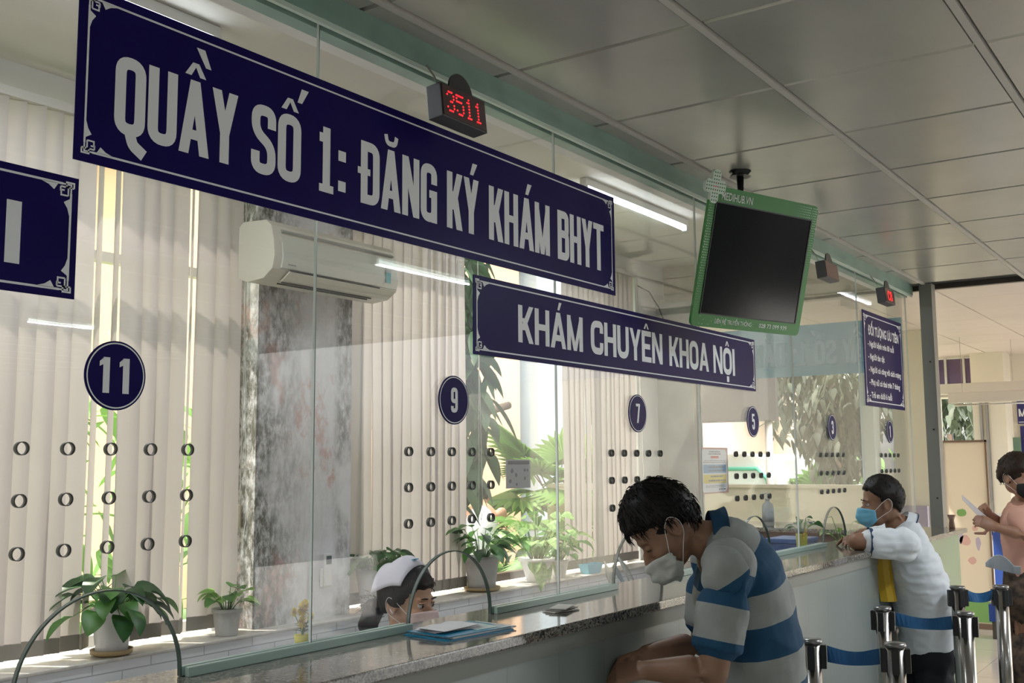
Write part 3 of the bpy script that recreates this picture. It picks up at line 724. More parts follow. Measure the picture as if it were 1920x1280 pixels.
for i in range(12):
    for j in range(5):
        r = .0026*(1-i/13)
        if r > .0006: dot(W-.045-i*.0095-(j % 2)*.0047, -.012-j*.0098, r)
for i in range(14): dot(.02+random.random()*.16, -H+.008+random.random()*.035, .0016)
obj('dot_pattern', dots, wt, t, recalc=False)['kind'] = 'stuff'
b = bmn(); text_mesh(b, 'MEDIHUB.VN', .062, -.047, .030, .17, Matrix(((1, 0, 0, 0), (0, 0, 1, 0), (0, 1, 0, .0130), (0, 0, 0, 1))) , 0, .005); obj('heading_text', b, mat('white_print', (.75, .80, .75), .5), t, recalc=False)
b = bmn()
for s, x, ww in (('LIÊN HỆ TRUYỀN THÔNG :', .125, .215), ('028 73 099 939', .375, .165)): text_mesh(b, s, x, -H+.018, .017, ww, Matrix(((1, 0, 0, 0), (0, 0, 1, 0), (0, 1, 0, .0130), (0, 0, 0, 1))), 0, .005)
obj('contact_text', b, mat('white_print'), t, recalc=False)
# cross-shaped emblem at the corner, white with a grid of dots
b = bmn(); cx, cy = .020, -.005
def cross(s, z0, z1, bm):
    a, l, r = .021*s, .054*s, .010*s; pts = []
    for q in range(4):
        an = q*pi/2
        for px_, py_ in ((l-r, -a), (l, -a+r), (l, a-r), (l-r, a), (a, a)):
            pts.append(Vector((cx+px_*cos(an)-py_*sin(an)*1.0, cy+(px_*sin(an)+py_*cos(an))*1.15, z0)))
    prism(bm, pts, (0, 0, z1-z0))
cross(1, .002, .0150, b); em = obj('emblem', b, mat('emblem_white', (.62, .72, .64), .5), t)
b = bmn(); rb = bmn()
for i in range(-4, 5):
    for j in range(-4, 5):
        if min(abs(i), abs(j)) <= 1 and max(abs(i), abs(j)) <= 4:
            tgt = rb if abs(i)+abs(j) <= 1 else b; x, y = cx+i*.0115, cy+j*.0128
            poly(tgt, [(x+.0034*cos(k*pi/4), y+.0034*sin(k*pi/4), .0153) for k in range(8)])
obj('emblem_dots', b, mat('emblem_green', (.04, .20, .06), .5), em, recalc=False); obj('emblem_red_dots', rb, mat('emblem_red', (.45, .05, .05), .5), em, recalc=False)
# ceiling arm
c1 = t.matrix_world.inverted() @ Vector((4.03, 1.66, 2.733)); c2 = t.matrix_world.inverted() @ Vector((4.03, 1.66, 2.45))
b = bmn(); tube(b, [c1, c2, (W*.45, -H*.35, -.055)], .016, 10); tube(b, [c1, c1+(c2-c1)*.08], .045, 16); obj('ceiling_arm', b, black_pl, t)

# ------------------------------------------------------------ air conditioner
t = thing('air_conditioner', 'white split air conditioner mounted high above the mouldy pier', 'air conditioner', (3.08, 3.6, 2.34))
prof = [(0, .02), (0, .25), (-.03, .27), (-.17, .262), (-.205, .235), (-.222, .17), (-.228, .10), (-.215, .045), (-.16, .008), (-.06, 0)]   # (y, z)
acm = mat('ac_plastic', (.66, .64, .55), .35)
b = bmn(); prism(b, [Vector((0, y, z)) for y, z in prof], (.80, 0, 0)); obj('casing', b, acm, t, bevel=.003)
b = bmn(); front = [(-.196, .243), (-.214, .20), (-.229, .15), (-.236, .10), (-.226, .052)]
pts = [Vector((.045, y, z)) for y, z in front]+[Vector((.045, y+.02, z)) for y, z in front[::-1]]
prism(b, pts, (.745, 0, 0)); obj('front_panel', b, mat('ac_front', (.63, .64, .57), .25), t, bevel=.002)
b = bmn(); prism(b, [Vector((.05, -.226, .212)), Vector((.05, -.212, .222)), Vector((.05, -.20, .222)), Vector((.05, -.21, .206))], (.72, 0, 0)); obj('grey_strip', b, mat('ac_grey', (.34, .35, .32), .4), t)
b = bmn(); prism(b, [Vector((.09, -.222, .042)), Vector((.09, -.232, .04)), Vector((.09, -.175, .002)), Vector((.09, -.165, .006))], (.56, 0, 0)); lv = obj('louvre', b, acm, t)
b = bmn(); 
for y, z in ((-.2315, .044), (-.176, -.001), (-.150, -.003)): box(b, .09, .66, y-.003, y+.003, z-.003, z+.003)
obj('outlet_gap', b, dark, t)
b = bmn(); box(b, .70, .735, -.2375, -.236, .075, .125); sk = obj('label_sticker', b, mat('teal_sticker', (.10, .38, .42), .4), t); sk['label'] = 'teal sticker'
b = bmn(); box(b, .702, .737, -.237, -.2355, .126, .140); obj('label_sticker', b, mat('pale_sticker', (.45, .5, .5), .4), t)
b = bmn()
for k in range(6): box(b, .075+k*.008, .080+k*.008, -.2345, -.2335, .066, .072)
obj('maker_mark', b, mat('ac_mark', (.25, .27, .26), .4), t)

# ------------------------------------------------------------ tube lights
tube_glow = mat('tube_glow', (.9, .95, 1), .4, emit=(.86, .93, 1), es=16)
def tube_light(label, x0, x1, y, z, watts, glow=tube_glow, along='x', group=None):
    L = x1-x0; t = thing('tube_light', label, 'light', ((x0+x1)/2, y, z), 0 if along == 'x' else pi/2, group)
    b = bmn(); box(b, -L/2-.01, L/2+.01, -.02, .02, .018, .058); obj('batten', b, mat('batten_white', (.7, .7, .68), .4), t, bevel=.003)
    b = bmn(); tube(b, [(-L/2+.02, 0, 0), (L/2-.02, 0, 0)], .013, 12); obj('tube', b, glow, t)
    for s in (-1, 1):
        b = bmn(); box(b, s*(L/2)-.018, s*(L/2)+.018, -.016, .016, -.014, .03); obj('lamp_holder', b, mat('batten_white'), t, bevel=.002)
    if watts:
        ld = bpy.data.lights.new('tube_lamp', 'AREA'); ld.shape = 'RECTANGLE'; ld.size = L-.06; ld.size_y = .03; ld.energy = watts; ld.color = (.88, .94, 1)
        lo = bpy.data.objects.new('tube_lamp', ld); COL.objects.link(lo); lo.parent = t; lo.location = (0, 0, -.016)
    return t
tube_light('lit ceiling tube behind the glass above the start of the long sign', 1.08, 2.32, 2.86, 3.0, 20)
tube_light('lit ceiling tube behind the glass beside the hanging monitor', 4.76, 5.99, 2.84, 3.0, 20)
hall_glow = mat('hall_tube_glow', (.9, 1, .95), .4, emit=(.86, 1, .94), es=9)
for k, (x0_, y_) in enumerate(((4.30, -.17), (4.45, -3.85), (9.0, -3.6), (-1.5, -2.0), (-1.5, -6.0), (4.0, -7.2))):
    if x0_ > 7.5: continue
    tube_light('lit hall ceiling tube out of the frame behind the viewer', x0_, x0_+(.6 if k == 1 else 1.2), y_, 2.665, 32, hall_glow, group='hall ceiling tubes')
b = bmn()

# ------------------------------------------------------------ vertical blinds
slat_m = mat('blind_fabric', (.58, .525, .50), .8, trans=.28, noise_s=2.0, noise_a=.10)
def blind(label, xs, y, z0, z1, angs, headx, wd=.088):
    t = thing('vertical_blind', label, 'blind', ((headx[0]+headx[1])/2, y, z0)); ox = (headx[0]+headx[1])/2
    b = bmn(); box(b, headx[0]-ox, headx[1]-ox, -.022, .022, z1-z0, z1-z0+.035); obj('head_rail', b, mat('rail_white', (.62, .60, .55), .4), t, bevel=.002)
    b = bmn(); foot = bmn()
    for x, a in zip(xs, angs):
        x -= ox; H = z1-z0; n = 10; tw = random.uniform(-.10, .10); sw = random.uniform(-.010, .010); f0 = random.uniform(0, 6)
        rows = []
        for k in range(n+1):
            q = k/n; an = a+tw*(1-q)*1.0; cx = x+sw*(1-q); row = []
            for s in (-1, -.5, 0, .5, 1):
                bow = .006*(1-s*s)
                row.append(b.verts.new((cx+s*wd/2*cos(an)-bow*sin(an), s*wd/2*sin(an)+bow*cos(an)+.004*sin(q*5+f0), q*H)))
            rows.append(row)
        for r1, r2 in zip(rows, rows[1:]):
            for i in range(4):
                f = b.faces.new((r1[i], r1[i+1], r2[i+1], r2[i])); f.smooth = True
        an = a+tw; cx = x+sw
        vs = [Vector((cx+s*wd/2*cos(an), s*wd/2*sin(an), 0)) for s in (-1, 1)]; nn = Vector((-sin(an), cos(an), 0))*.004
        prism(foot, [vs[0]-nn, vs[1]-nn, vs[1]+nn, vs[0]+nn], (0, 0, .055))
    obj('slats', b, slat_m, t, recalc=False); obj('bottom_weights', foot, mat('weight_pocket', (.30, .27, .23), .7), t)
    b = bmn(); x = headx[1]-ox-.02
    tube(b, [(x, -.03, z1-z0), (x+.005, -.035, (z1-z0)*.6), (x+.025, -.04, .45), (x+.012, -.04, .36), (x-.012, -.04, .42), (x, -.035, (z1-z0)*.55), (x-.004, -.03, z1-z0)], .0018, 6)
    obj('pull_cord', b, mat('cord_white', (.6, .58, .52)), t)
    return t
xs = []; an = []; x = .74
while x < 3.15:
    xs.append(x); g = random.uniform(-.08, .08); an.append(-.34+g)
    x += .074
for (a, c, d) in ((2.44, 2.54, .75), (2.83, 2.90, .8)):
    for i, v in enumerate(xs):
        if a < v < c: an[i] = d
blind('wide run of closed beige vertical slats in the left window', xs, 3.665, .875, 2.90, an, (.72, 3.17))
xs = []; an = []; x = 3.90
while x < 4.42: xs.append(x); an.append(-.04+random.uniform(-.07, .07)); x += .078
while x < 4.80: xs.append(x); an.append(.05+random.uniform(-.1, .1)); x += .062
blind('beige vertical slats drawn to the left of the open window with the palms', xs, 3.665, .875, 2.90, an, (3.86, 4.9))
xs = []; an = []; x = 5.88
while x < 6.80: xs.append(x); an.append(.02+random.uniform(-.12, .12)); x += .068
blind('beige vertical slats gathered at the far right window', xs, 3.665, .875, 2.90, an, (5.84, 6.85))
# ------------------------------------------------------------ plants and small things
leaf_dark = mat('leaf_dark', (.035, .11, .03), .4, trans=.25, noise_s=20, noise_a=.3)
leaf_mid = mat('leaf_mid', (.08, .22, .045), .4, trans=.3, noise_s=18, noise_a=.3)
leaf_lime = mat('leaf_lime', (.24, .45, .09), .4, trans=.35, noise_s=18, noise_a=.25)
leaf_var = mat('leaf_variegated', (.36, .50, .20), .4, trans=.3, noise_s=60, col2=(.08, .22, .05), noise_a=.1)
stem_m = mat('plant_stem', (.12, .25, .06), .6)
soil = mat('potting_soil', (.04, .025, .015), .95, noise_s=60, noise_a=.5)
def leaf(bm, base, d, length, width, droop=.5, mi=0, fold=.25, heart=.35, roll=0):
    d = d.normalized(); side = d.cross(Vector((0, 0, 1)))
    side = side.normalized() if side.length > .05 else Vector((1, 0, 0))
    up = side.cross(d).normalized(); side = side*cos(roll)+up*sin(roll); up = side.cross(d).normalized(); n = 7; rows = []; p = Vector(base); dd = d.copy()
    for k in range(n+1):
        q = k/n; wq = width*.5*(sin(pi*min(1, q**(1-heart)))**.8 if 0 < q < 1 else .02); u = side.cross(dd).normalized()
        rows.append([bm.verts.new(p-side*wq+u*wq*fold), bm.verts.new(p), bm.verts.new(p+side*wq+u*wq*fold)])
        dd = (dd-Vector((0, 0, droop/n))).normalized(); p = p+dd*length/n
    for a, b_ in zip(rows, rows[1:]):
        for i in range(2):
            f = bm.faces.new((a[i], a[i+1], b_[i+1], b_[i])); f.material_index = mi; f.smooth = True
def plant(name, label, loc, pot, leaves, potm, rim=True, saucer=None, ribs=0, leafm=None, seed=1, group=None):
    """pot=(r_bottom, r_top, height); leaves=(count, stem length, leaf length, leaf width, spread 0..1, droop)"""
    rs = random.Random(seed); t = thing(name, label, 'plant', loc, group=group); z0 = 0
    if saucer:
        b = bmn(); lathe(b, (0, 0, 0), [(saucer*.8, 0), (saucer, .006), (saucer*1.03, .022), (saucer*.95, .022), (saucer*.9, .008)], 32); obj('saucer', b, mat('tan_saucer', (.42, .30, .16), .5), t, smooth=True); z0 = .009
    rb, rt, h = pot; b = bmn()
    pr = [(rb*.96, z0), (rb, z0+.003)]+[(rb+(rt-rb)*q, z0+h*q) for q in (.2, .4, .6, .85)]+([(rt*1.05, z0+h*.86), (rt*1.06, z0+h), (rt*.96, z0+h), (rt*.9, z0+h*.88)] if rim else [(rt, z0+h), (rt*.93, z0+h), (rt*.9, z0+h*.88)])
    R_ = loft(b, [(Vector((0, 0, z)), Vector((r, 0, 0)), Vector((0, r, 0))) for r, z in pr], 48)
    if ribs:
        for ring in R_[2:7]:
            for i, v in enumerate(ring):
                k = 1-.05*abs(sin(ribs*pi*i/48*1.0)); v.co.x *= k; v.co.y *= k
    obj('pot', b, potm, t, smooth=True)
    b = bmn(); cyl(b, (0, 0, z0+h*.86), rt*.9, .006); obj('soil', b, soil, t)
    n, sl, ll, lw, sp, dr = leaves; fb = bmn(); sb = bmn()
    for k in range(n):
        a = 2*pi*k/n*2.39996*n/6.2832+rs.uniform(-.3, .3); tilt = sp*rs.uniform(.25, 1.1)
        top = z0+h*.9; s0 = Vector((cos(a)*rt*.3, sin(a)*rt*.3, top)); L = sl*rs.uniform(.5, 1.1)
        dv = Vector((cos(a)*sin(tilt), sin(a)*sin(tilt), cos(tilt)))
        p1 = s0+dv*L*.5+Vector((0, 0, L*.08)); p2 = s0+dv*L-Vector((0, 0, L*.25*tilt))
        tube(sb, [s0, p1, p2], [.0028, .0022, .0016], 5)
        ld = (Vector((cos(a), sin(a), .25-tilt*.35+rs.uniform(-.3, .3)))).normalized()
        leaf(fb, p2, ld, ll*rs.uniform(.75, 1.15), lw*rs.uniform(.8, 1.1), dr*rs.uniform(.6, 1.4), rs.choice((0, 0, 1)), roll=rs.uniform(-.5, .5))
    obj('stems', sb, stem_m, t); obj('foliage', fb, leafm or [leaf_dark, leaf_mid], t, recalc=False)
    return t
wp = mat('white_glazed_pot', (.68, .66, .66), .25); gp = mat('grey_white_pot', (.55, .54, .52), .6, noise_s=12, noise_a=.15)
SZ = .851
plant('potted_plant', 'large dark leaved plant in a white pot on a tan saucer, left sill', (2.50, 3.583, SZ), (.058, .076, .165), (40, .15, .125, .085, 1.15, 1.3), wp, saucer=.075, seed=3)
plant('potted_plant', 'small bright green plant in a fluted white pot beside the pier', (3.04, 3.575, SZ), (.045, .060, .11), (18, .11, .07, .062, .75, .8), gp, ribs=12, leafm=[leaf_lime, leaf_mid], seed=5)
plant('potted_plant', 'green leaved plant in a tall pale pot behind the nurse', (3.96, 3.58, SZ), (.068, .098, .20), (30, .13, .095, .09, .9, .8), gp, leafm=[leaf_mid, leaf_dark], seed=8, rim=False)
plant('potted_plant', 'hazy green plant in a pale pot on a round saucer under the open window', (4.86, 3.60, SZ), (.075, .098, .18), (36, .20, .14, .065, .8, .9), gp, saucer=.10, leafm=[leaf_mid, leaf_dark], seed=11)
t = plant('potted_plant', 'tall trailing variegated plant in a rounded white bowl pot on the sill', (5.40, 3.59, SZ), (.06, .105, .14), (38, .30, .11, .075, .8, 1.0), wp, leafm=[leaf_var, leaf_mid], seed=14)
b = bmn()
for a, l in ((3.9, .10), (4.6, .15), (5.2, .12), (4.2, .2)): leaf(b, Vector((cos(a)*.10, sin(a)*.055, .14)), Vector((cos(a)*.6, sin(a)*.3, -.6)), l, .085, .8, 0)
obj('trailing_leaves', b, leaf_var, t, recalc=False)
plant('potted_plant', 'bushy green plant in a small white cup pot right of the trailing one', (5.66, 3.60, SZ), (.04, .062, .11), (44, .20, .09, .05, .85, .9), wp, leafm=[leaf_mid, leaf_var], seed=17)
# yellow flowers in a small yellow pot
t = thing('flower_pot', 'tiny yellow pot of yellow artificial flowers on the granite behind the glass', 'flowers', (1.875, 1.98-.05, CT))
b = bmn(); lathe(b, (0, 0, 0), [(.014, 0), (.017, .003), (.021, .028), (.019, .028)], 20); obj('pot', b, mat('yellow_pot', (.62, .55, .04), .4), t, smooth=True)
def flowers(t, spots, R_, stems0, pet=14):
    b = bmn(); s = bmn(); cb = bmn(); lf = bmn(); rs = random.Random(4)
    for (x, y, z, r) in spots:
        c = Vector((x, y, z)); tube(s, [stems0, (stems0+c)/2+Vector((0, 0, .004)), c], .0013, 5)
        for ring, rr, k in ((0, 1, .35), (1, .72, .9), (2, .45, 1.6)):
            for i in range(pet):
                a = 2*pi*i/pet+ring*.3; leaf(b, c, Vector((cos(a), -.35, sin(a)*.9+.2)), r*rr, r*.42, .1, 0, fold=.3, heart=.1)
        ellipsoid(cb, c+Vector((0, -.003, 0)), r*.22, r*.22, r*.22, nu=8, nv=6)
    for i in range(12):
        a = i*2.4; leaf(lf, stems0+Vector((0, 0, .008+.002*i)), Vector((cos(a), sin(a), .5)), .024, .012, .5, 0)
    obj('petals', b, mat('yellow_petals', (.75, .58, .03), .5, trans=.2), t, recalc=False); obj('stems', s, stem_m, t); obj('flower_centres', cb, mat('orange_centre', (.55, .25, .02)), t); obj('leaves', lf, leaf_dark, t, recalc=False)
flowers(t, [(-.004, 0, .088, .024), (-.012, -.008, .060, .019), (.024, 0, .068, .015), (-.026, .004, .084, .014), (.012, .006, .098, .016)], 0, Vector((0, 0, .024)))
# pothos with yellow flowers by the far hatch
t = plant('potted_plant', 'leafy vine in a yellow green glass vase behind the hatch of disc three', (5.30, 1.918, CT), (.026, .029, .075), (11, .10, .055, .045, .6, .8), mat('yellow_green_vase', (.40, .42, .03), .3), rim=False, leafm=[leaf_mid, leaf_dark], seed=21)
flowers(t, [(0, -.02, .085, .022), (.02, -.01, .07, .018), (-.02, -.015, .065, .018)], 0, Vector((0, 0, .06)))
t = plant('potted_plant', 'spindly yellow flowering plant beyond the hatch near the man in white', (6.25, 2.02, .745), (.035, .045, .33), (12, .20, .06, .03, .7, .8), mat('brown_pot', (.20, .14, .08), .6), leafm=[leaf_lime, leaf_var], seed=25)
# sanitizer bottle
t = thing('sanitizer_bottle', 'clear pump bottle of hand sanitizer on the far granite counter', 'bottle', (7.02, 2.77, CT))
b = bmn(); lathe(b, (0, 0, 0), [(.036, 0), (.040, .006), (.040, .12), (.034, .15), (.014, .165), (.014, .178)], 24); obj('bottle_body', b, mat('clear_gel_plastic', (.62, .66, .66), .15, trans=.4), t, smooth=True)
b = bmn(); lathe(b, (0, 0, .178), [(.017, 0), (.017, .016), (.007, .018), (.007, .038)], 16); tube(b, [(0, 0, .215), (0, .01, .222), (0, .045, .214)], .006, 8); obj('pump', b, mat('white_pump', (.6, .6, .58), .4), t, smooth=True)
b = bmn(); cyl(b, (0, 0, .03), .0408, .06); obj('label_band', b, mat('grey_label', (.30, .33, .33), .5), t)
# folders and papers on the counter
t = thing('document_folder', 'blue plastic folder of papers lying on the granite before the nurse', 'folder', (2.255, 1.74, CT)); t.scale = (.88, .88, .88)
def slab(x0, x1, y0, y1, z0, z1, rz, c=(0, 0)):
    b = bmn(); m_ = Matrix.Translation((c[0], c[1], 0)) @ Matrix.Rotation(rz, 4, 'Z'); box(b, x0, x1, y0, y1, z0, z1, 0, m_); return b
bl = mat('blue_folder', (.015, .24, .42), .25)
obj('folder_back', slab(-.15, .13, -.095, .085, 0, .004, -.12), bl, t); obj('inner_papers', slab(-.13, .15, -.09, .07, .0045, .009, -.08), mat('stack_paper', (.62, .63, .62), .7), t)
obj('folder_cover', slab(-.14, .125, -.09, .085, .0095, .0115, -.12), bl, t); obj('loose_form', slab(-.02, .07, -.07, .02, .012, .0125, -.2, (.03, 0)), mat('pale_form', (.55, .66, .62), .7), t)
t = thing('paper_stack', 'crumpled white papers lying on top of the blue folder', 'paper', (2.225, 1.75, CT+.0112)); t.scale = (.8, .8, .6)
for k in range(3):
    b = bmn(); n = 8; g = [[b.verts.new((-.10+.2*i/n, -.05+.11*j/n, .004*k+.006*abs(sin(i*.9+k))*(j/n)+.002)) for j in range(n+1)] for i in range(n+1)]
    for i in range(n):
        for j in range(n): b.faces.new((g[i][j], g[i+1][j], g[i+1][j+1], g[i][j+1]))
    s = obj('paper_sheet', b, mat('crumpled_paper', (.70, .70, .72), .7), t, smooth=True, recalc=False); s.rotation_euler = (0, 0, -.25+.14*k)
t = thing('paper_slip', 'small bundle of folded paper slips alone on the granite', 'paper', (2.73, 1.73, CT+.001))
for k in range(3): obj('folded_slip', slab(-.055, .05, -.028, .024, .004*k, .004*k+.0025, .25*k-.2, (.008*k, .004*k)), mat('slip_paper_%d' % (k % 2), (.60, .59, .55) if k != 1 else (.30, .28, .26), .7), t)
# desk fan
t = thing('desk_fan', 'grey desk fan standing on the nurses desk behind the glass', 'fan', (3.95, 2.18, .745)); fm = mat('fan_grey', (.42, .42, .40), .4)
b = bmn(); lathe(b, (0, 0, 0), [(.09, 0), (.095, .012), (.03, .03), (.018, .05), (.016, .16)], 24); obj('base', b, fm, t, smooth=True)
mf = Matrix.Translation((0, 0, .27)) @ Matrix.Rotation(radians(62), 4, 'X') @ Matrix.Rotation(.5, 4, 'Y')
b = bmn(); r = .155
for s, z in ((1, .03), (1, -.03)): 
    pts = [mf @ Vector((r*cos(2*pi*k/40), r*sin(2*pi*k/40), z)) for k in range(41)]; tube(b, pts, .0035, 6)
for k in range(48):
    a = 2*pi*k/48
    for s in (1, -1): tube(b, [mf @ Vector((.03*cos(a), .03*sin(a), .05*s)), mf @ Vector((.10*cos(a), .10*sin(a), .048*s)), mf @ Vector((r*cos(a), r*sin(a), .03*s))], .0011, 4, cap=False)
obj('guard', b, fm, t)
b = bmn()
for k in range(3):
    a0 = 2*pi*k/3
    vs = [mf @ Vector((rr*cos(a0+da), rr*sin(a0+da), zz)) for rr, da, zz in ((.02, 0, 0), (.12, -.35, -.012), (.14, 0, 0), (.135, .35, .012), (.07, .5, .012))]; poly(b, vs)
obj('blades', b, mat('fan_blades', (.35, .38, .4), .3, trans=.3), t, recalc=False)
b = bmn(); ellipsoid(b, (0, 0, 0), .05, .05, .075, mf @ Matrix.Translation((0, 0, -.09))); obj('motor', b, fm, t)
# things on the right end of the sill and the desk
t = thing('tissue_box', 'small blue plastic tray at the right end of the window sill', 'box', (5.98, 3.56, SZ)); b = bmn(); z = 0
lo = [(-.075, -.028, 0), (.075, -.028, 0), (.075, .028, 0), (-.075, .028, 0)]; hi = [(-.095, -.036, .06), (.095, -.036, .06), (.095, .036, .06), (-.095, .036, .06)]
A = [b.verts.new(p) for p in lo]; B2 = [b.verts.new(p) for p in hi]; C2 = [b.verts.new((p[0]*.93, p[1]*.85, .06)) for p in hi]; D2 = [b.verts.new((p[0]*.93, p[1]*.85, .012)) for p in lo]
b.faces.new(A[::-1]); b.faces.new(D2)
for X1, X2 in ((A, B2), (B2, C2), (C2, D2)):
    for k in range(4): b.faces.new((X1[k], X1[(k+1) % 4], X2[(k+1) % 4], X2[k]))
obj('tray', b, mat('sky_blue_plastic', (.10, .42, .60), .35), t)
b = bmn(); box(b, -.07, .07, -.02, .02, .0125, .05); obj('sponge', b, mat('sponge', (.6, .5, .3), .9), t)
t = thing('waste_bin', 'dark brown basket standing on the desk past the fan', 'basket', (4.75, 2.19, .745))
b = bmn(); lathe(b, (0, 0, 0), [(.09, 0), (.11, .02), (.125, .335), (.135, .345), (.128, .35), (.118, .335), (.10, .02)], 30, cap=False); obj('basket_body', b, mat('dark_brown_plastic', (.05, .03, .025), .4), t, smooth=True)
b = bmn(); tube(b, [(.13*cos(2*pi*k/30), .13*sin(2*pi*k/30), .345) for k in range(31)], .006, 6); obj('basket_rim', b, mat('dark_brown_plastic'), t)
t = thing('document_tray', 'low dark tray of papers on the desk beyond the brown basket', 'tray', (5.15, 2.17, .745)); b = bmn()
box(b, -.16, .16, -.11, .11, 0, .008); box(b, -.16, .16, -.11, -.105, .008, .31); box(b, -.16, .16, .105, .11, .008, .31); box(b, -.16, -.155, -.11, .11, .008, .31)
obj('tray_body', b, mat('dark_brown_plastic'), t); b = bmn(); box(b, -.14, .14, -.09, .09, .009, .33); obj('papers', b, mat('stack_paper'), t)
t = thing('blue_box', 'blue plastic storage box on the desk by the hatch of disc three', 'box', (5.85, 2.17, .745)); b = bmn(); box(b, -.15, .12, -.10, .10, 0, .36); obj('box_body', b, mat('blue_box_plastic', (.03, .08, .25), .4), t, bevel=.006)
b = bmn(); box(b, -.155, .125, -.105, .105, .361, .385); obj('lid', b, mat('blue_lid', (.05, .12, .32), .4), t, bevel=.004)
# air conditioner remote in its holder, wall switch
t = thing('remote_control', 'white air conditioner remote in a holder on the mouldy pier', 'remote', (3.625, 3.598, .99))
b = bmn(); box(b, -.026, .026, -.020, 0, 0, .085); obj('holder', b, mat('holder_white', (.66, .66, .64), .4), t, bevel=.003)
b = bmn(); box(b, -.023, .023, -.032, -.0205, .005, .155); obj('handset', b, mat('handset_white', (.72, .72, .70), .35), t, bevel=.004)
b = bmn(); box(b, -.016, .016, -.0335, -.0321, .105, .143); obj('display', b, mat('remote_screen', (.08, .10, .11), .2), t)
t = thing('wall_switch', 'small yellowed cord switch at the edge of the left blind', 'switch', (3.185, 3.69, 1.28)); b = bmn(); box(b, -.010, .010, -.015, .012, 0, .10); obj('switch_body', b, mat('yellowed_plastic', (.55, .48, .32), .5), t, bevel=.003)
# cable drooping at the far corner of the office
b = bmn(); tube(b, [(6.95, 3.70, 2.86), (7.1, 3.68, 2.83), (7.22, 3.66, 2.72), (7.27, 3.62, 2.55), (7.27, 3.60, 2.3)], .005, 6); o = obj('wall_cable', b, mat('black_cable', (.03, .03, .03), .6)); tag(o, 'thin black cable drooping down the far office corner', 'cable')
# ------------------------------------------------------------ people
def skin_mat(n, c): return mat(n, c, .5, sss=.12, noise_s=9, noise_a=.12)
def attr_cloth(name, ca, cb, rough=.85):
    """woven stripes: the stripe coordinate is stored on the cloth itself"""
    m = bpy.data.materials.new(name); m.use_nodes = True; nt = m.node_tree; bs = nt.nodes['Principled BSDF']; L = nt.links.new; bs.inputs['Roughness'].default_value = rough
    at = nt.nodes.new('ShaderNodeAttribute'); at.attribute_name = 'band'
    fl = nt.nodes.new('ShaderNodeMath'); fl.operation = 'FRACT'; L(at.outputs['Fac'], fl.inputs[0])
    gt = nt.nodes.new('ShaderNodeMath'); gt.operation = 'GREATER_THAN'; gt.inputs[1].default_value = .5; L(fl.outputs[0], gt.inputs[0])
    mx = nt.nodes.new('ShaderNodeMix'); mx.data_type = 'RGBA'; mx.inputs[6].default_value = (*ca, 1); mx.inputs[7].default_value = (*cb, 1); L(gt.outputs[0], mx.inputs[0]); 
    tc = nt.nodes.new('ShaderNodeTexCoord'); n = nt.nodes.new('ShaderNodeTexNoise'); n.inputs['Scale'].default_value = 14; n.inputs['Detail'].default_value = 6; L(tc.outputs['Object'], n.inputs['Vector'])
    hv = nt.nodes.new('ShaderNodeHueSaturation'); mr = nt.nodes.new('ShaderNodeMapRange'); mr.inputs[3].default_value = .75; mr.inputs[4].default_value = 1.2; L(n.outputs[0], mr.inputs[0]); L(mr.outputs[0], hv.inputs['Value'])
    L(mx.outputs[2], hv.inputs['Color']); L(hv.outputs[0], bs.inputs['Base Color']); MATS[name] = m; return m
def limb(bm, pts, rad, n=18):
    tube(bm, pts, rad, n)
    for p, r in ((pts[0], rad[0]), (pts[-1], rad[-1])): ellipsoid(bm, p, r, r, r, nu=16, nv=10)
    for p, r in zip(pts[1:-1], rad[1:-1]): ellipsoid(bm, p, r*.99, r*.99, r*.99, nu=16, nv=10)
def bend(pts, rad, k=5):
    """Catmull-Rom resample so that limbs and trunks curve smoothly"""
    pts = [Vector(p) for p in pts]; out, ro = [], []
    for i in range(len(pts)-1):
        p0, p1, p2, p3 = pts[max(i-1, 0)], pts[i], pts[i+1], pts[min(i+2, len(pts)-1)]
        for j in range(k):
            t = j/k; out.append(.5*((2*p1)+(p2-p0)*t+(2*p0-5*p1+4*p2-p3)*t*t+(3*p1-p0-3*p2+p3)*t**3)); ro.append([a+(b_-a)*t for a, b_ in zip(rad[i], rad[i+1])])
    out.append(pts[-1]); ro.append(list(rad[-1])); return out, ro
def trunk(bm, pts, rad, lat, n=28):
    """rad = (front-back, side) half widths, lat = sideways axis"""
    c, r = bend(pts, rad); rings = []
    for i, p in enumerate(c):
        d = (c[min(i+1, len(c)-1)]-c[max(i-1, 0)]).normalized(); s = (lat-d*lat.dot(d)).normalized(); f = d.cross(s)
        rings.append((p, f*r[i][0], s*r[i][1]))
    loft(bm, rings, n)
    for k in (0, -1):
        p, f, s = rings[k]; d = f.cross(s).normalized(); m_ = Matrix((f.normalized(), s.normalized(), d)).transposed().to_4x4(); m_.translation = p
        ellipsoid(bm, (0, 0, 0), f.length, s.length, min(f.length, s.length)*.5, m_)
    return c
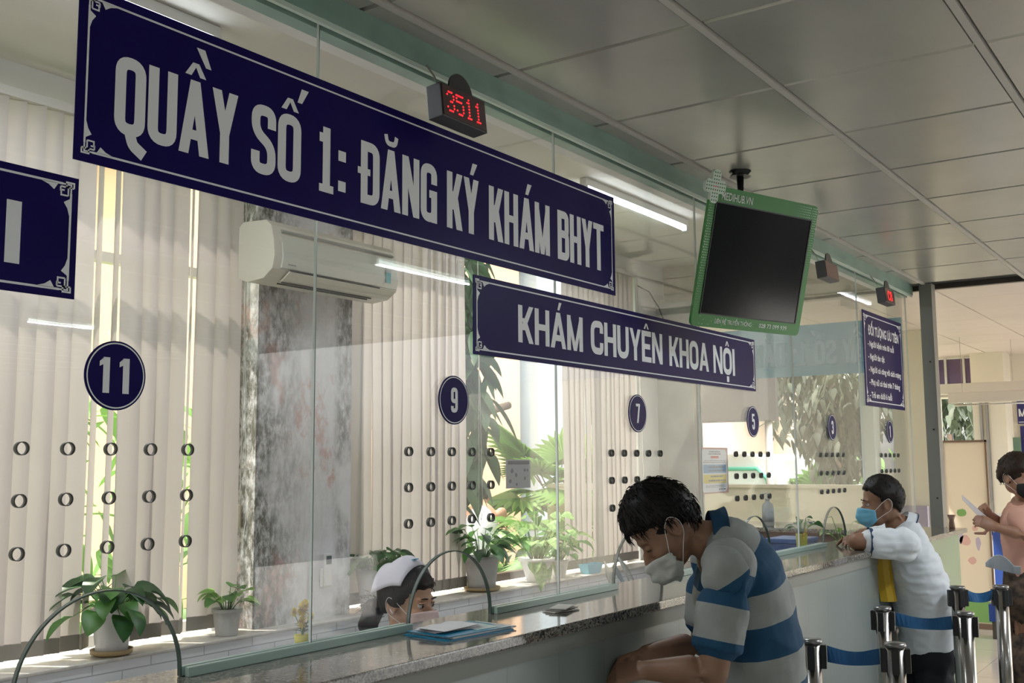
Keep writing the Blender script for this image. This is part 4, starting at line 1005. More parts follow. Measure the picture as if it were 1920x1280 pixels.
def hand(bm, wrist, d, nrm, side, curl=.5, s=1.0):
    """d along the fingers, nrm out of the back of the hand, side=+1/-1 places the thumb"""
    d = d.normalized(); nrm = (nrm-d*nrm.dot(d)).normalized(); x = d.cross(nrm)*side
    loft(bm, [(wrist-d*.01*s, x*.028*s, nrm*.020*s), (wrist+d*.02*s, x*.032*s, nrm*.018*s), (wrist+d*.055*s, x*.040*s, nrm*.016*s), (wrist+d*.088*s, x*.040*s, nrm*.012*s)], 18)
    for k, (o, L, r) in enumerate(((-.030, .068, .0078), (-.010, .078, .0084), (.010, .074, .0084), (.029, .060, .0080))):
        p = wrist+d*(.084-.004*abs(k-1.5))*s+x*o*s; a = .15; pts = [p-d*.02*s, p]; rr = [r*s, r*s]
        for q, fr in enumerate((.45, .30, .25)):
            a += curl*(1+.12*k); dd = d*cos(a)-nrm*sin(a)+x*o*.9; p = p+dd*L*fr*s; pts.append(p); rr.append(r*(1-.09*(q+1))*s)
        limb(bm, pts, rr, 10)
    p = wrist+d*.025*s+x*.030*s; t1 = (d*.55+x*.75-nrm*.35).normalized(); t2 = (d*.85+x*.25-nrm*.45).normalized()
    limb(bm, [p-t1*.01*s, p+t1*.035*s, p+t1*.035*s+t2*.030*s, p+t1*.035*s+t2*.052*s], [.0125*s, .0105*s, .0095*s, .0078*s], 10)
def headm(c, fwd, up):
    fwd = fwd.normalized(); up = (up-fwd*up.dot(fwd)).normalized(); l = up.cross(fwd)
    m_ = Matrix((fwd, l, up)).transposed().to_4x4(); m_.translation = c; return m_
def head(bm, m_, s=1.0):
    E = lambda c, r: ellipsoid(bm, tuple(v*s for v in c), r[0]*s, r[1]*s, r[2]*s, m_, 24, 16)
    E((-.012, 0, .045), (.097, .075, .086)); E((.022, 0, -.012), (.070, .064, .088)); E((.036, 0, -.072), (.050, .050, .038)); E((.070, 0, -.096), (.020, .024, .016))
    E((.074, 0, .026), (.018, .050, .013)); E((.0, 0, -.05), (.062, .058, .045))
    for q in (1, -1): E((.058, q*.036, -.028), (.030, .024, .028)); 
    limb(bm, [m_ @ Vector(v)*1 for v in ((.084*s, 0, .014*s), (.100*s, 0, -.008*s), (.113*s, 0, -.032*s))], [.007*s, .009*s, .0125*s], 10)
    for q in (1, -1): E((.100, q*.012, -.036), (.012, .008, .008))
    E((.090, 0, -.058), (.010, .024, .006)); E((.088, 0, -.069), (.010, .020, .006))
    for q in (1, -1):
        # ear: helix ring with a bowl
        pts = [m_ @ (Vector((-.012+.017*cos(a), q*(.078+.006*(1-cos(a))*.5), -.002+.029*sin(a)))*s) for a in [2*pi*k/14 for k in range(15)]]
        tube(bm, pts, .0052*s, 8); E((-.010, q*.0745, -.002), (.014, .006, .026)); E((-.004, q*.077, -.030), (.008, .005, .009))
def eyes(par, m_, s=1.0, shut=False, skin=None):
    for q in (1, -1):
        if shut:
            b = bmn(); ellipsoid(b, Vector((.0762, q*.031, .005))*s, .0125*s, .0145*s, .0115*s, m_); obj('eyelid', b, skin, par)
            b = bmn(); pts = [m_ @ (Vector((.0765+.0125*cos(a*1.1), q*.031+.0145*sin(a), -.001))*s) for a in [-1.2+2.4*k/8 for k in range(9)]]; tube(b, pts, .0012*s, 5); obj('eyelash', b, mat('lash_black', (.01, .008, .007), .6), par); continue
        c = Vector((.0765, q*.031, .006))*s
        b = bmn(); ellipsoid(b, c, .0125*s, .0135*s, .0115*s, m_); e = obj('eye', b, mat('eye_white', (.42, .38, .36), .3), par)
        b = bmn(); ellipsoid(b, c+Vector((.0098, q*.001, -.001))*s, .0036*s, .0062*s, .0062*s, m_, 12, 8); obj('iris', b, mat('dark_iris', (.02, .012, .008), .1), e)
        b = bmn(); pts = [m_ @ (c+Vector((.0125*cos(a*1.1)-.0005, .0150*sin(a), .0062+.0035*cos(a)))*s) for a in [-1.3+2.6*k/8 for k in range(9)]]; tube(b, pts, .0030*s, 6); obj('eyelid', b, skin, par)
        b = bmn(); pts = [m_ @ (c+Vector((.0130*cos(a*1.1)-.0005, .0152*sin(a), .0040+.0022*cos(a)))*s) for a in [-1.25+2.5*k/8 for k in range(9)]]; tube(b, pts, .0011*s, 5); obj('eyelash', b, mat('lash_black', (.01, .008, .007), .6), par)
        b = bmn(); pts = [m_ @ (Vector((.094-.35*abs(y-.018)**1.0*.55, q*y, .029+.10*(y-.012)*(1 if y < .035 else .4)))*s) for y in [.012+.036*k/7 for k in range(8)]]; tube(b, pts, [.0018*s, .003*s, .0034*s, .0032*s, .003*s, .0025*s, .002*s, .001*s], 6); obj('eyebrow', b, mat('brow_black', (.015, .011, .009), .8), par)
def hair(par, m_, s=1.0, thick=.016, front=.070, side=.012, nape=-.062, seed=1, col=(.012, .010, .010), tufts=500, tl=.03, top=.0, name='hair'):
    rs = random.Random(seed); b = bmn(); nu, nv = 56, 36; rows = []
    C = Vector((-.012, 0, .032)); rx, ry, rz = .097+thick, .075+thick, .100+thick
    def line(x, y):
        f = front-.010*(abs(y)/.06)**2
        if x > .065: return f
        if x > .015: q = (x-.015)/.05; return side+(f-side)*q**.8
        if x > -.03: return side-.018-.0*(x)
        q = min(1, (-.03-x)/.05); return (side-.018)*(1-q)+nape*q
    surf = []
    for j in range(nv+1):
        th = pi*j/nv; row = []
        for i in range(nu):
            ph = 2*pi*i/nu; d = Vector((sin(th)*cos(ph), sin(th)*sin(ph), cos(th)))
            p = Vector((d.x*rx, d.y*ry, d.z*rz))+C; nz_ = noise.noise(Vector((d.x*3+seed, d.y*3, d.z*3)))*.007+noise.noise(Vector((d.x*14, d.y*14+seed, d.z*14)))*.0025
            z = p.z-line(p.x, p.y)+noise.noise(Vector((d.x*9, d.y*9, seed)))*.008
            k = max(0, min(1, z/.016+.4)); k = k*k*(3-2*k)
            q = C+(p-C)*(.80+.20*k+nz_*k*8*(1 if tufts else .4))+Vector((0, 0, top*max(0, d.z)*k))
            row.append(b.verts.new(m_ @ (q*s)))
            if k > .7: surf.append((q, d))
        rows.append(row)
    for r1, r2 in zip(rows, rows[1:]):
        for i in range(nu):
            f = b.faces.new((r1[i], r1[(i+1) % nu], r2[(i+1) % nu], r2[i])); f.smooth = True
    for _ in range(tufts):
        q, d = rs.choice(surf); flow = Vector((.35*rs.uniform(-.6, 1.2), rs.uniform(-.5, .5)+.5*d.y, -.75)); flow = (flow-d*flow.dot(d)*.85+d*rs.uniform(.0, .16)).normalized()
        L = tl*rs.uniform(.5, 1.3); p0 = q-d*.005; p1 = q+flow*L*.5+d*.001; p2 = q+flow*L-d*.004
        tube(b, [m_ @ (v*s) for v in (p0, p1, p2)], [.0022*s, .0018*s, .0004*s], 4, cap=False)
    return obj(name, b, mat('hair_%s' % seed, col, .5, spec=.2), par, smooth=True)
def face_mask(par, m_, col, s=1.0, name='face_mask', pleat=.0016, drop=0.0, loops=(.7, .7, .7), rough=.75, jag=0):
    b = bmn(); nu, nv = 30, 16; rows = []
    def pt(u, v, off=0):
        a = u*radians(74); zt = -.006-.018*abs(u)**1.5; zb = -.112+.038*abs(u)**1.6; z = zt+(zb-zt)*v
        fall = max(0, (v-.62)/.38); x = .030+(.071-.022*fall**2+off)*cos(a); y = (.071+off-.010*fall)*sin(a)
        x += .030*math.exp(-(u/.30)**2)*(.55+.6*sin(pi*min(1, v*1.15)))*(1-.55*fall)
        x += pleat*sin(v*pi*6)*(1-abs(u)**4)+jag*noise.noise(Vector((u*3, v*4, 3)))
        return m_ @ (Vector((x, y, z-drop))*s)
    for off in (.0, .0022):
        rows.append([[b.verts.new(pt(-1+2*i/nu, j/nv, off)) for i in range(nu+1)] for j in range(nv+1)])
    for g in rows:
        for j in range(nv):
            for i in range(nu): f = b.faces.new((g[j][i], g[j][i+1], g[j+1][i+1], g[j+1][i])); f.smooth = True
    a, c = rows
    for j in range(nv):
        for i in (0, nu): b.faces.new((a[j][i], a[j+1][i], c[j+1][i], c[j][i]))
    for i in range(nu):
        for j in (0, nv): b.faces.new((a[j][i], a[j][i+1], c[j][i+1], c[j][i]))
    mk = obj(name, b, mat(name+'_%02d%02d' % (col[0]*99, col[2]*99), col, rough, noise_s=30, noise_a=.15), par, smooth=True)
    for q in (1, -1):
        b = bmn(); p0 = pt(q*.97, .05, .003); p3 = pt(q*.97, .93, .003); e = [m_ @ (Vector(v)*s) for v in ((.010, q*.084, .012), (-.018, q*.090, .026), (-.034, q*.084, .002), (-.024, q*.078, -.030))]
        tube(b, bend([p0, (p0+e[0])/2+(e[0]-m_ @ Vector((0, 0, 0)))*.03, e[0], e[1], e[2], e[3], (e[3]+p3)/2, p3], [[0]]*8, 4)[0], .0011*s, 6); obj('ear_loop', b, mat('mask_elastic', loops, .7), mk)
    return mk
def cloth(name, par, bm, m_, vox=.008, fold=.006, fs=9, band=None, sm=3, fdir=(1, 1, 1), seed=0):
    me = remeshed(bm, vox, sm)
    cs = [(v.co.copy(), v.normal.copy()) for v in me.vertices]
    for v, (c, n_) in zip(me.vertices, cs):
        q = Vector((c.x*fdir[0], c.y*fdir[1], c.z*fdir[2]))*fs; h = noise.noise(q+Vector((seed, 0, 0)))+.5*noise.noise(q*2.3+Vector((0, seed, 3))); v.co = c+n_*(1-abs(h)*2.0)*fold
    if band:
        at = me.attributes.new('band', 'FLOAT', 'POINT')
        for i, (c, n_) in enumerate(cs): at.data[i].value = band(c)
    me.materials.append(m_); return link(name, me, par)
def param(c, pts):
    best = (1e9, 0); s = 0
    for a, b_ in zip(pts, pts[1:]):
        d = b_-a; L = d.length; t = max(0, min(1, (c-a).dot(d)/L/L)); q = (c-a-d*t).length
        if q < best[0]-1e-6: best = (q, s+t*L)
        s += L
    return best
def body(name, par, bm, m_, vox=.0055):
    me = remeshed(bm, vox, 3); me.materials.append(m_); return link(name, me, par)
def localise(t):
    """children were made in world space: keep them there under the empty"""
    bpy.context.view_layer.update(); inv = t.matrix_world.inverted()
    for ch in t.children: ch.matrix_parent_inverse = inv
RH = Vector((R.x, R.y, 0)).normalized(); FH = Vector((F.x, F.y, 0)).normalized(); Z = Vector((0, 0, 1))
def footed(bm, ankle, fwd, s=1): 
    a = Vector((ankle.x, ankle.y, .05)); limb(bm, [a-fwd*.06-Z*.01, a+fwd*.06-Z*.012, a+fwd*.15-Z*.022], [.038*s, .036*s, .026*s], 14)

# --- man in the blue and grey striped polo shirt
sk1 = skin_mat('skin_tan', (.30, .165, .105))
g = P(1425, 1300, 3.2); t = thing('person', 'person in a blue and grey striped polo shirt looking down at the counter', 'person', (g.x, g.y, 0))
hm = headm(P(1247, 990, 3.2), -RH*.66-Z*.75-FH*.05, -RH*.75+Z*.66)
fw = -RH
nb = P(1340, 1012, 3.2)
sn, sf = P(1366, 1064, 3.02), P(1340, 1052, 3.36); en, wn_ = P(1338, 1258, 2.96), P(1212, 1256, 3.02); ef, wf = P(1318, 1206, 3.34), P(1212, 1226, 3.14)
hip = P(1424, 1330, 3.2)
b = bmn(); head(b, hm, 1.02)
limb(b, [hm @ Vector((-.025, 0, -.02)), (hm @ Vector((-.03, 0, -.08))+nb)/2, nb, nb+(hip-nb).normalized()*.06], [.056, .058, .062, .07])
trunk(b, [nb+Vector((0, 0, -.03)), P(1372, 1060, 3.2), P(1386, 1130, 3.2), P(1412, 1230, 3.2), hip], [(.06, .08), (.095, .15), (.125, .165), (.12, .155), (.12, .16)], FH)
limb(b, [sn, sn.lerp(en, .5), en], [.052, .050, .042]); limb(b, [en, en.lerp(wn_, .35), wn_], [.043, .044, .028])
limb(b, [sf, sf.lerp(ef, .5), ef], [.052, .048, .040]); limb(b, [ef, ef.lerp(wf, .35), wf], [.041, .041, .027])
hand(b, wn_, -RH+Z*-.12+FH*.15, Z*.8-FH*.5, 1, .42); hand(b, wf, -RH-Z*.25-FH*.05, Z*.8+FH*.35, -1, .40)
for sd_ in (-1, 1):
    h0 = hip+FH*.085*sd_; kn = Vector((h0.x, h0.y, .46))+fw*.03; an = Vector((h0.x, h0.y, .09)); limb(b, [h0, kn, an], [.085, .058, .042])
body('body', t, b, sk1)
eyes(t, hm, 1.02, True, skin=sk1)
hair(t, hm, 1.04, thick=.014, front=.066, side=.034, nape=-.075, seed=1, tufts=1100, tl=.034, top=.002)
face_mask(t, hm, (.58, .60, .58), 1.04, pleat=.0028, drop=.018, jag=.014)
b = bmn()
spine = [P(1346, 1000, 3.2), P(1378, 1045, 3.2), P(1391, 1110, 3.2), P(1404, 1180, 3.2), P(1416, 1260, 3.2), P(1420, 1345, 3.2), P(1420, 1400, 3.2)]
trunk(b, spine, [(.062, .10), (.108, .19), (.138, .205), (.150, .195), (.140, .185), (.138, .185), (.140, .185)], FH)
def sleeve(bm, a, e, r0, r1, frac): limb(bm, [a, a.lerp(e, frac*.5), a.lerp(e, frac)], [r0, (r0+r1)/2, r1])
sleeve(b, sn, en, .074, .070, .08)
armp = [sn-(en-sn)*.3, en]; spl = [spine[0]-(spine[1]-spine[0])*1.0]+spine
def band1(c):
    ds, ss = param(c, spl)
    return (ss+.033)/.186
sh = attr_cloth('striped_cotton', (.006, .060, .135), (.30, .32, .31))
cloth('polo_shirt', t, b, sh, .007, .010, 5, band1, 3, seed=2)
for s0_, e0_, fr_ in ((sn, en, .76), (sf, ef, .72)):
    b = bmn(); limb(b, [s0_-(e0_-s0_)*.02, s0_.lerp(e0_, .38), s0_.lerp(e0_, .70)], [.075, .074, .064]); q_ = s0_.lerp(e0_, fr_); dd_ = (e0_-s0_).normalized(); x_, y_ = basis(dd_)
    loft(b, [(q_-dd_*.10, x_*.068, y_*.068), (q_+dd_*.008, x_*.067, y_*.067)], 28)
    cloth('sleeve', t, b, sh, .006, .006, 7, lambda c, s0_=s0_, e0_=e0_: ((c-s0_).dot((e0_-s0_).normalized())-.012)/.190, 2, seed=9)
# collar standing round the neck
b = bmn(); ax = (nb-hm @ Vector((-.02, 0, -.05))).normalized(); s_, f_ = FH, ax.cross(FH).normalized(); prev = None
for q, rr in ((-.012, .074), (.010, .078), (.030, .092), (.034, .098), (.012, .084), (-.010, .078)):
    cur = [b.verts.new(nb+RH*.006+ax*(q-.01-.018*cos(2*pi*i/36))+(f_*cos(2*pi*i/36)*1.05+s_*sin(2*pi*i/36))*rr) for i in range(36)]
    if prev:
        for i in range(36): b.faces.new((prev[i], prev[(i+1) % 36], cur[(i+1) % 36], cur[i]))
    prev = cur
obj('collar', b, mat('navy_teal_cotton', (.006, .05, .11), .85), t, smooth=True)
b = bmn()
for sd_ in (-1, 1):
    h0 = hip+FH*.085*sd_; kn = Vector((h0.x, h0.y, .46))+fw*.03; an = Vector((h0.x, h0.y, .10)); limb(b, [h0, kn, an], [.105, .085, .075])
trunk(b, [hip+Z*.08, hip-Z*.04], [(.115, .165), (.12, .17)], FH)
cloth('trousers', t, b, mat('dark_grey_trousers', (.03, .03, .035), .85), .012, .004)
b = bmn()
for sd_ in (-1, 1): footed(b, hip+FH*.085*sd_, fw)
obj('shoes', b, mat('black_shoe', (.02, .018, .016), .5), t); localise(t)
pw = P(1168, 1262, 3.08); b = bmn(); n = 6; gq = [[b.verts.new(P(1150+6*i, 1236+9*j, 3.02+.015*j)+Z*.004*sin(i)) for i in range(7)] for j in range(6)]

for i in range(5):
    for j in range(6): b.faces.new((gq[i][j], gq[i][j+1], gq[i+1][j+1], gq[i+1][j]))
b.free()

# --- man in the white polo shirt leaning on the counter
sk2 = skin_mat('skin_brown', (.27, .14, .085))
g = P(1745, 1250, 5.4); t = thing('person', 'person in a white polo shirt and blue mask leaning both arms on the counter', 'person', (g.x, g.y, 0))
hm = headm(P(1653, 944, 5.4), -RH-Z*.12+FH*.12, Z-RH*.10)
nb = P(1694, 990, 5.42); hip = P(1745, 1218, 5.4)
sn, sf = P(1694, 1020, 5.22), P(1680, 1012, 5.60); en, wn_ = P(1606, 1019, 5.24), P(1632, 1016, 5.50); ef, wf = P(1628, 1020, 5.72), P(1604, 1016, 5.54)
for v in (en, wn_, ef, wf): v.z = CT+.042
b = bmn(); head(b, hm, .98)
limb(b, [hm @ Vector((-.025, 0, -.04)), (hm @ Vector((-.03, 0, -.09))+nb)/2, nb, nb+(hip-nb).normalized()*.05], [.056, .060, .066, .07])
trunk(b, [nb, P(1706, 1030, 5.4), P(1720, 1090, 5.4), P(1738, 1160, 5.4), hip], [(.06, .09), (.09, .16), (.11, .16), (.11, .15), (.11, .15)], FH)
limb(b, [sn, sn.lerp(en, .5), en], [.052, .048, .042]); limb(b, [en, en.lerp(wn_, .4), wn_], [.042, .040, .028]); limb(b, [sf, sf.lerp(ef, .5), ef], [.05, .046, .040]); limb(b, [ef, ef.lerp(wf, .4), wf], [.040, .038, .027])
hand(b, wn_, (wn_-en), Z, -1, .2); hand(b, wf, (wf-ef), Z, 1, .2)
for sd_ in (-1, 1):
    h0 = hip+FH*.08*sd_; kn = Vector((h0.x, h0.y, .46))+fw*.02; an = Vector((h0.x, h0.y, .09)); limb(b, [h0, kn, an], [.085, .058, .042])
body('body', t, b, sk2, .006); eyes(t, hm, .98, skin=sk2)
hair(t, hm, 1.0, thick=.011, front=.080, side=.030, nape=-.058, seed=2, col=(.012, .010, .009), tufts=450, tl=.015, top=.006)
face_mask(t, hm, (.16, .46, .66), 1.0)
b = bmn()
spine = [P(1697, 988, 5.41), P(1700, 1022, 5.4), P(1712, 1065, 5.4), P(1728, 1115, 5.4), P(1740, 1165, 5.4), P(1744, 1205, 5.4)]
trunk(b, spine, [(.070, .10), (.108, .18), (.132, .195), (.140, .19), (.140, .18), (.142, .18)], FH)
sleeve(b, sn, en, .080, .070, .62); sleeve(b, sf, ef, .076, .068, .6)
cloth('polo_shirt', t, b, mat('white_pique_cotton', (.70, .74, .78), .85), .009, .008, 7, fdir=(1, 1, 2.4), seed=5)
b = bmn(); ax = (nb-hm @ Vector((-.03, 0, -.05))).normalized(); s_, f_ = FH, ax.cross(FH).normalized(); prev = None
def collar(bm, c, ax, s_, f_, prof, mi=0):
    prev = None
    for q, rr in prof:
        cur = [bm.verts.new(c+ax*(q-.012*cos(2*pi*i/36))+(f_*cos(2*pi*i/36)*1.05+s_*sin(2*pi*i/36))*rr) for i in range(36)]
        if prev:
            for i in range(36): bm.faces.new((prev[i], prev[(i+1) % 36], cur[(i+1) % 36], cur[i])).material_index = mi
        prev = cur
collar(b, nb, ax, s_, f_, ((-.038, .070), (-.030, .074), (.012, .094), (.016, .098), (-.01, .086), (-.03, .075))); obj('collar', b, mat('white_pique_cotton'), t, smooth=True)
b = bmn(); collar(b, nb, ax, s_, f_, ((.006, .0965), (.012, .0985), (.0125, .1000), (.006, .0975))); obj('collar_stripe', b, mat('navy_trim', (.02, .05, .11), .8), t)
b = bmn(); q = sn.lerp(en, .70); d = (en-sn).normalized(); a_, c_ = basis(d); loft(b, [(q-d*.004, a_*.070, c_*.070), (q+d*.012, a_*.071, c_*.071)], 28, False); loft(b, [(q-d*.004, a_*.066, c_*.066), (q+d*.012, a_*.067, c_*.067)], 28, False); obj('cuff_trim', b, mat('navy_trim'), t)
b = bmn()
for sd_ in (-1, 1):
    h0 = hip+FH*.08*sd_; kn = Vector((h0.x, h0.y, .46))+fw*.02; an = Vector((h0.x, h0.y, .10)); limb(b, [h0, kn, an], [.112, .095, .085])
trunk(b, [hip+Z*.06, hip-Z*.06], [(.118, .165), (.125, .17)], FH)
cloth('trousers', t, b, mat('black_trousers', (.008, .010, .014), .85), .012, .004)
b = bmn()
for sd_ in (-1, 1): footed(b, hip+FH*.08*sd_, fw)
obj('shoes', b, mat('black_shoe'), t); localise(t)
# yellow folder hanging by the counter
c = P(1655, 1082, 5.30); o = thing('document_folder', 'mustard yellow folder held between the white shirted man and the counter', 'folder', c)
b = bmn(); rows = []
for k in range(9):
    q = k/8; z = .115-.235*q; x = .010+.022*q; rows.append([b.verts.new(RH*(x+dx)+FH*(dy+.012*sin(q*3))+Z*z) for dx, dy in ((-.042, .01), (-.012, -.004), (.016, .0), (.036, .018))])
for r1, r2 in zip(rows, rows[1:]):
    for i in range(3): b.faces.new((r1[i], r1[i+1], r2[i+1], r2[i]))
f = obj('folder_cover', b, mat('mustard_plastic', (.42, .27, .01), .35), o, recalc=False); md = f.modifiers.new('s', 'SOLIDIFY'); md.thickness = .006

# --- woman in peach at the right edge
sk3 = skin_mat('skin_warm', (.34, .175, .11))
g = P(1922, 1150, 5.75); t = thing('person', 'person in a peach top and black mask holding a paper at the right edge', 'person', (g.x, g.y, 0))
hm = headm(P(1909, 896, 5.75), -FH*.85+RH*.42-Z*.16, Z)
nb = P(1912, 944, 5.75); hip = P(1926, 1110, 5.75); la = (RH*.5+FH*.86).normalized()
sn, sf = P(1912, 972, 5.58), P(1900, 968, 5.92); en, wn_ = P(1930, 1006, 5.50), P(1868, 988, 5.55); ef, wf = P(1892, 995, 5.98), P(1852, 962, 5.85)
b = bmn(); head(b, hm, .93); limb(b, [hm @ Vector((-.02, 0, -.04)), nb, nb+Z*-.05], [.048, .048, .055])
trunk(b, [nb, P(1915, 985, 5.75), P(1920, 1040, 5.75), hip], [(.05, .08), (.09, .15), (.09, .12), (.11, .15)], la)
limb(b, [sn, sn.lerp(en, .5), en], [.044, .040, .036]); limb(b, [en, en.lerp(wn_, .4), wn_], [.036, .033, .023]); limb(b, [sf, sf.lerp(ef, .5), ef], [.044, .040, .034]); limb(b, [ef, ef.lerp(wf, .4), wf], [.034, .032, .022])
hand(b, wn_, wn_-en+Z*.02, Z*.3-FH, -1, .45, .92); hand(b, wf, wf-ef+Z*.02, Z*.5+FH, 1, .45, .92)
for sd_ in (-1, 1):
    h0 = hip+la*.08*sd_; kn = Vector((h0.x, h0.y, .46)); an = Vector((h0.x, h0.y, .09)); limb(b, [h0, kn, an], [.08, .055, .04])
body('body', t, b, sk3, .006); eyes(t, hm, .93, skin=sk3)
hair(t, hm, .95, thick=.018, front=.062, side=.03, nape=-.05, seed=3, col=(.03, .018, .012), tufts=350, tl=.02)
face_mask(t, hm, (.008, .008, .010), .95, pleat=0)
b = bmn(); trunk(b, [nb-Z*.015, P(1914, 972, 5.75), P(1917, 1010, 5.75), P(1920, 1050, 5.75), P(1922, 1068, 5.75)], [(.066, .09), (.100, .165), (.105, .165), (.095, .14), (.10, .145)], la); sleeve(b, sn, en, .062, .055, .6); sleeve(b, sf, ef, .062, .055, .6)
cloth('peach_top', t, b, mat('peach_cotton', (.62, .34, .26), .85), .009, .004, 9)
b = bmn()
for sd_ in (-1, 1):
    h0 = hip+la*.08*sd_; kn = Vector((h0.x, h0.y, .46)); an = Vector((h0.x, h0.y, .10)); limb(b, [h0, kn, an], [.115, .11, .10])
trunk(b, [P(1922, 1062, 5.75), hip], [(.10, .145), (.12, .17)], la); cloth('patterned_trousers', t, b, mat('brown_print', (.12, .08, .055), .85, noise_s=26, col2=(.03, .02, .016), noise_a=.5), .012, .006, 6, fdir=(3, 3, .4))
b = bmn()
for sd_ in (-1, 1): footed(b, hip+la*.08*sd_, -RH*.8-FH*.5, .9)
obj('shoes', b, mat('black_shoe'), t); localise(t)
# her papers
b = bmn(); rows = []
for k in range(9):
    q = k/8; c = P(1804+62*q, 932+60*q, 5.62+.10*q); wv = (RH*.75+Z*.66)*(.016+.012*q); dv = FH*.03
    rows.append([b.verts.new(c-wv-dv), b.verts.new(c+wv*.2+dv*.3), b.verts.new(c+wv+dv)])
for r1, r2 in zip(rows, rows[1:]):
    for i in range(2): b.faces.new((r1[i], r1[i+1], r2[i+1], r2[i]))
o = obj('paper_sheet', b, mat('form_paper', (.60, .58, .60), .7), recalc=False); tag(o, 'long folded paper form in the hands of the woman in peach', 'paper'); md = o.modifiers.new('s', 'SOLIDIFY'); md.thickness = .002
b = bmn(); rows = []
for k in range(11):
    q = k/10; row = []
    for j in range(5):
        v = j/4; row.append(b.verts.new(P(1848+66*q, 1062-22*sin(pi*min(1, q*1.1+.1))*(1-v)+16*v*q, 5.52+.12*v)))
    rows.append(row)
for r1, r2 in zip(rows, rows[1:]):
    for i in range(4): b.faces.new((r1[i], r1[i+1], r2[i+1], r2[i]))
o = obj('paper_sheet', b, mat('pale_blue_paper', (.50, .57, .66), .6), recalc=False); tag(o, 'curved pale blue paper sheet at the waist of the woman in peach', 'paper'); md = o.modifiers.new('s', 'SOLIDIFY'); md.thickness = .002

# --- nurse behind the glass
sk4 = skin_mat('skin_light', (.50, .29, .19))
hc = P(765, 1131, 3.62); t = thing('person', 'person in a white nurse cap and pink mask seated behind the glass screen', 'person', (hc.x-.05, hc.y+.05, .0))
hm = headm(hc, RH*.86-FH*.50-Z*.08, Z+RH*.04)
bx = hc-hm.to_3x3() @ Vector((.10, 0, 0)); nb = bx+Z*-.16; hip = Vector((bx.x, bx.y, .52))-RH*.06
la = hm.to_3x3() @ Vector((0, 1, 0)); fwn = hm.to_3x3() @ Vector((1, 0, 0)); fwn.z = 0
b = bmn(); head(b, hm, .95); limb(b, [hm @ Vector((-.02, 0, -.04)), (hm @ Vector((-.03, 0, -.10))+nb)/2, nb], [.050, .050, .055])
trunk(b, [nb, nb+Z*-.10, nb+Z*-.25, hip], [(.05, .08), (.085, .16), (.09, .14), (.12, .16)], la)
ws = []
for q in (1, -1):
    s0 = nb+la*.165*q-Z*.07; e0 = s0-Z*.22+fwn*.06+la*.02*q; w0 = e0+fwn*.20-la*.03*q+Z*.02; w0.z = max(w0.z, .79); limb(b, [s0, s0.lerp(e0, .5), e0], [.042, .038, .034]); limb(b, [e0, w0], [.034, .022]); hand(b, w0, fwn, Z, -q, .25, .9); ws.append((s0, e0, w0))
    h0 = hip+la*.09*q; kn = h0+fwn*.36; kn.z = .50; limb(b, [h0, kn, Vector((kn.x, kn.y, .09))], [.08, .055, .04])
body('body', t, b, sk4, .0055); eyes(t, hm, .95, skin=sk4)
hair(t, hm, .97, thick=.013, front=.066, side=.004, nape=-.05, seed=4, col=(.018, .013, .012), tufts=120, tl=.022)
face_mask(t, hm, (.66, .50, .48), .98, pleat=.001)
b = bmn(); a0 = hm @ Vector((-.098, .0, -.02)); dn_ = -fwn*.5-Z
limb(b, [a0, a0-fwn*.045-Z*.015, a0-fwn*.07-Z*.07, a0-fwn*.05-Z*.13], [.024, .038, .036, .012]); rs = random.Random(5)
for k in range(60):
    s0 = a0-fwn*.04+Vector((rs.uniform(-.03, .03), rs.uniform(-.03, .03), rs.uniform(-.06, .03))); e = s0-fwn*rs.uniform(.02, .07)+Vector((rs.uniform(-.02, .02), rs.uniform(-.02, .02), rs.uniform(-.04, .03))); tube(b, [s0, (s0+e)/2+Z*.006, e], [.0012, .001, .0004], 4, cap=False)
obj('ponytail', b, MATS['hair_4'], t, smooth=True)
# folded white cap
b = bmn(); rows = []; nu = 24
for j in range(9):
    v = j/8; row = []
    for i in range(nu+1):
        u = -1+2*i/nu; a = u*1.35; rr = 1.0+.10*v; x = .040-.135*v-.018*abs(u)**2*(1-v); hgt = (.122+.030*sin(pi*min(1, v*1.2))*(1-u*u*.6))*cos(a*.62)-.010*v; y = (.088+.006*v)*sin(a*1.0); z = .016+hgt-.055*(abs(u)**2.2)*(.5+.5*v)
        row.append(b.verts.new(hm @ (Vector((x, y, z))*.98)))
    rows.append(row)
for r1, r2 in zip(rows, rows[1:]):
    for i in range(nu): b.faces.new((r1[i], r1[i+1], r2[i+1], r2[i])).smooth = True
cp = obj('nurse_cap', b, mat('cap_cotton', (.72, .70, .78), .8), t, recalc=False); md = cp.modifiers.new('s', 'SOLIDIFY'); md.thickness = .003
b = bmn(); m2 = hm @ Matrix.Translation((.022, -.012, .150)) @ Matrix.Rotation(-.25, 4, 'Y'); box(b, -.004, .004, -.014, .014, 0, .003, 0, m2); box(b, -.014, .014, -.004, .004, .0002, .0032, 0, m2); obj('cap_cross', b, mat('cap_blue', (.05, .30, .50), .6), cp)
b = bmn(); pts = [hm @ (Vector((-.02-.045*cos(a)*1.0+.02, .083*sin(a), .02-.045+.03*cos(a)))*1.0) for a in [-1.6+3.2*k/16 for k in range(17)]]; tube(b, pts, .002, 5); obj('cap_strap', b, mat('cap_cotton'), cp)
b = bmn(); trunk(b, [nb-Z*.01, nb+Z*-.07, nb+Z*-.22, nb+Z*-.36, hip], [(.066, .09), (.105, .185), (.115, .165), (.12, .16), (.14, .18)], la)
for s0, e0, w0 in ws: limb(b, [s0, s0.lerp(e0, .5), e0], [.060, .055, .050]); limb(b, [e0, e0.lerp(w0, .8)], [.048, .036])
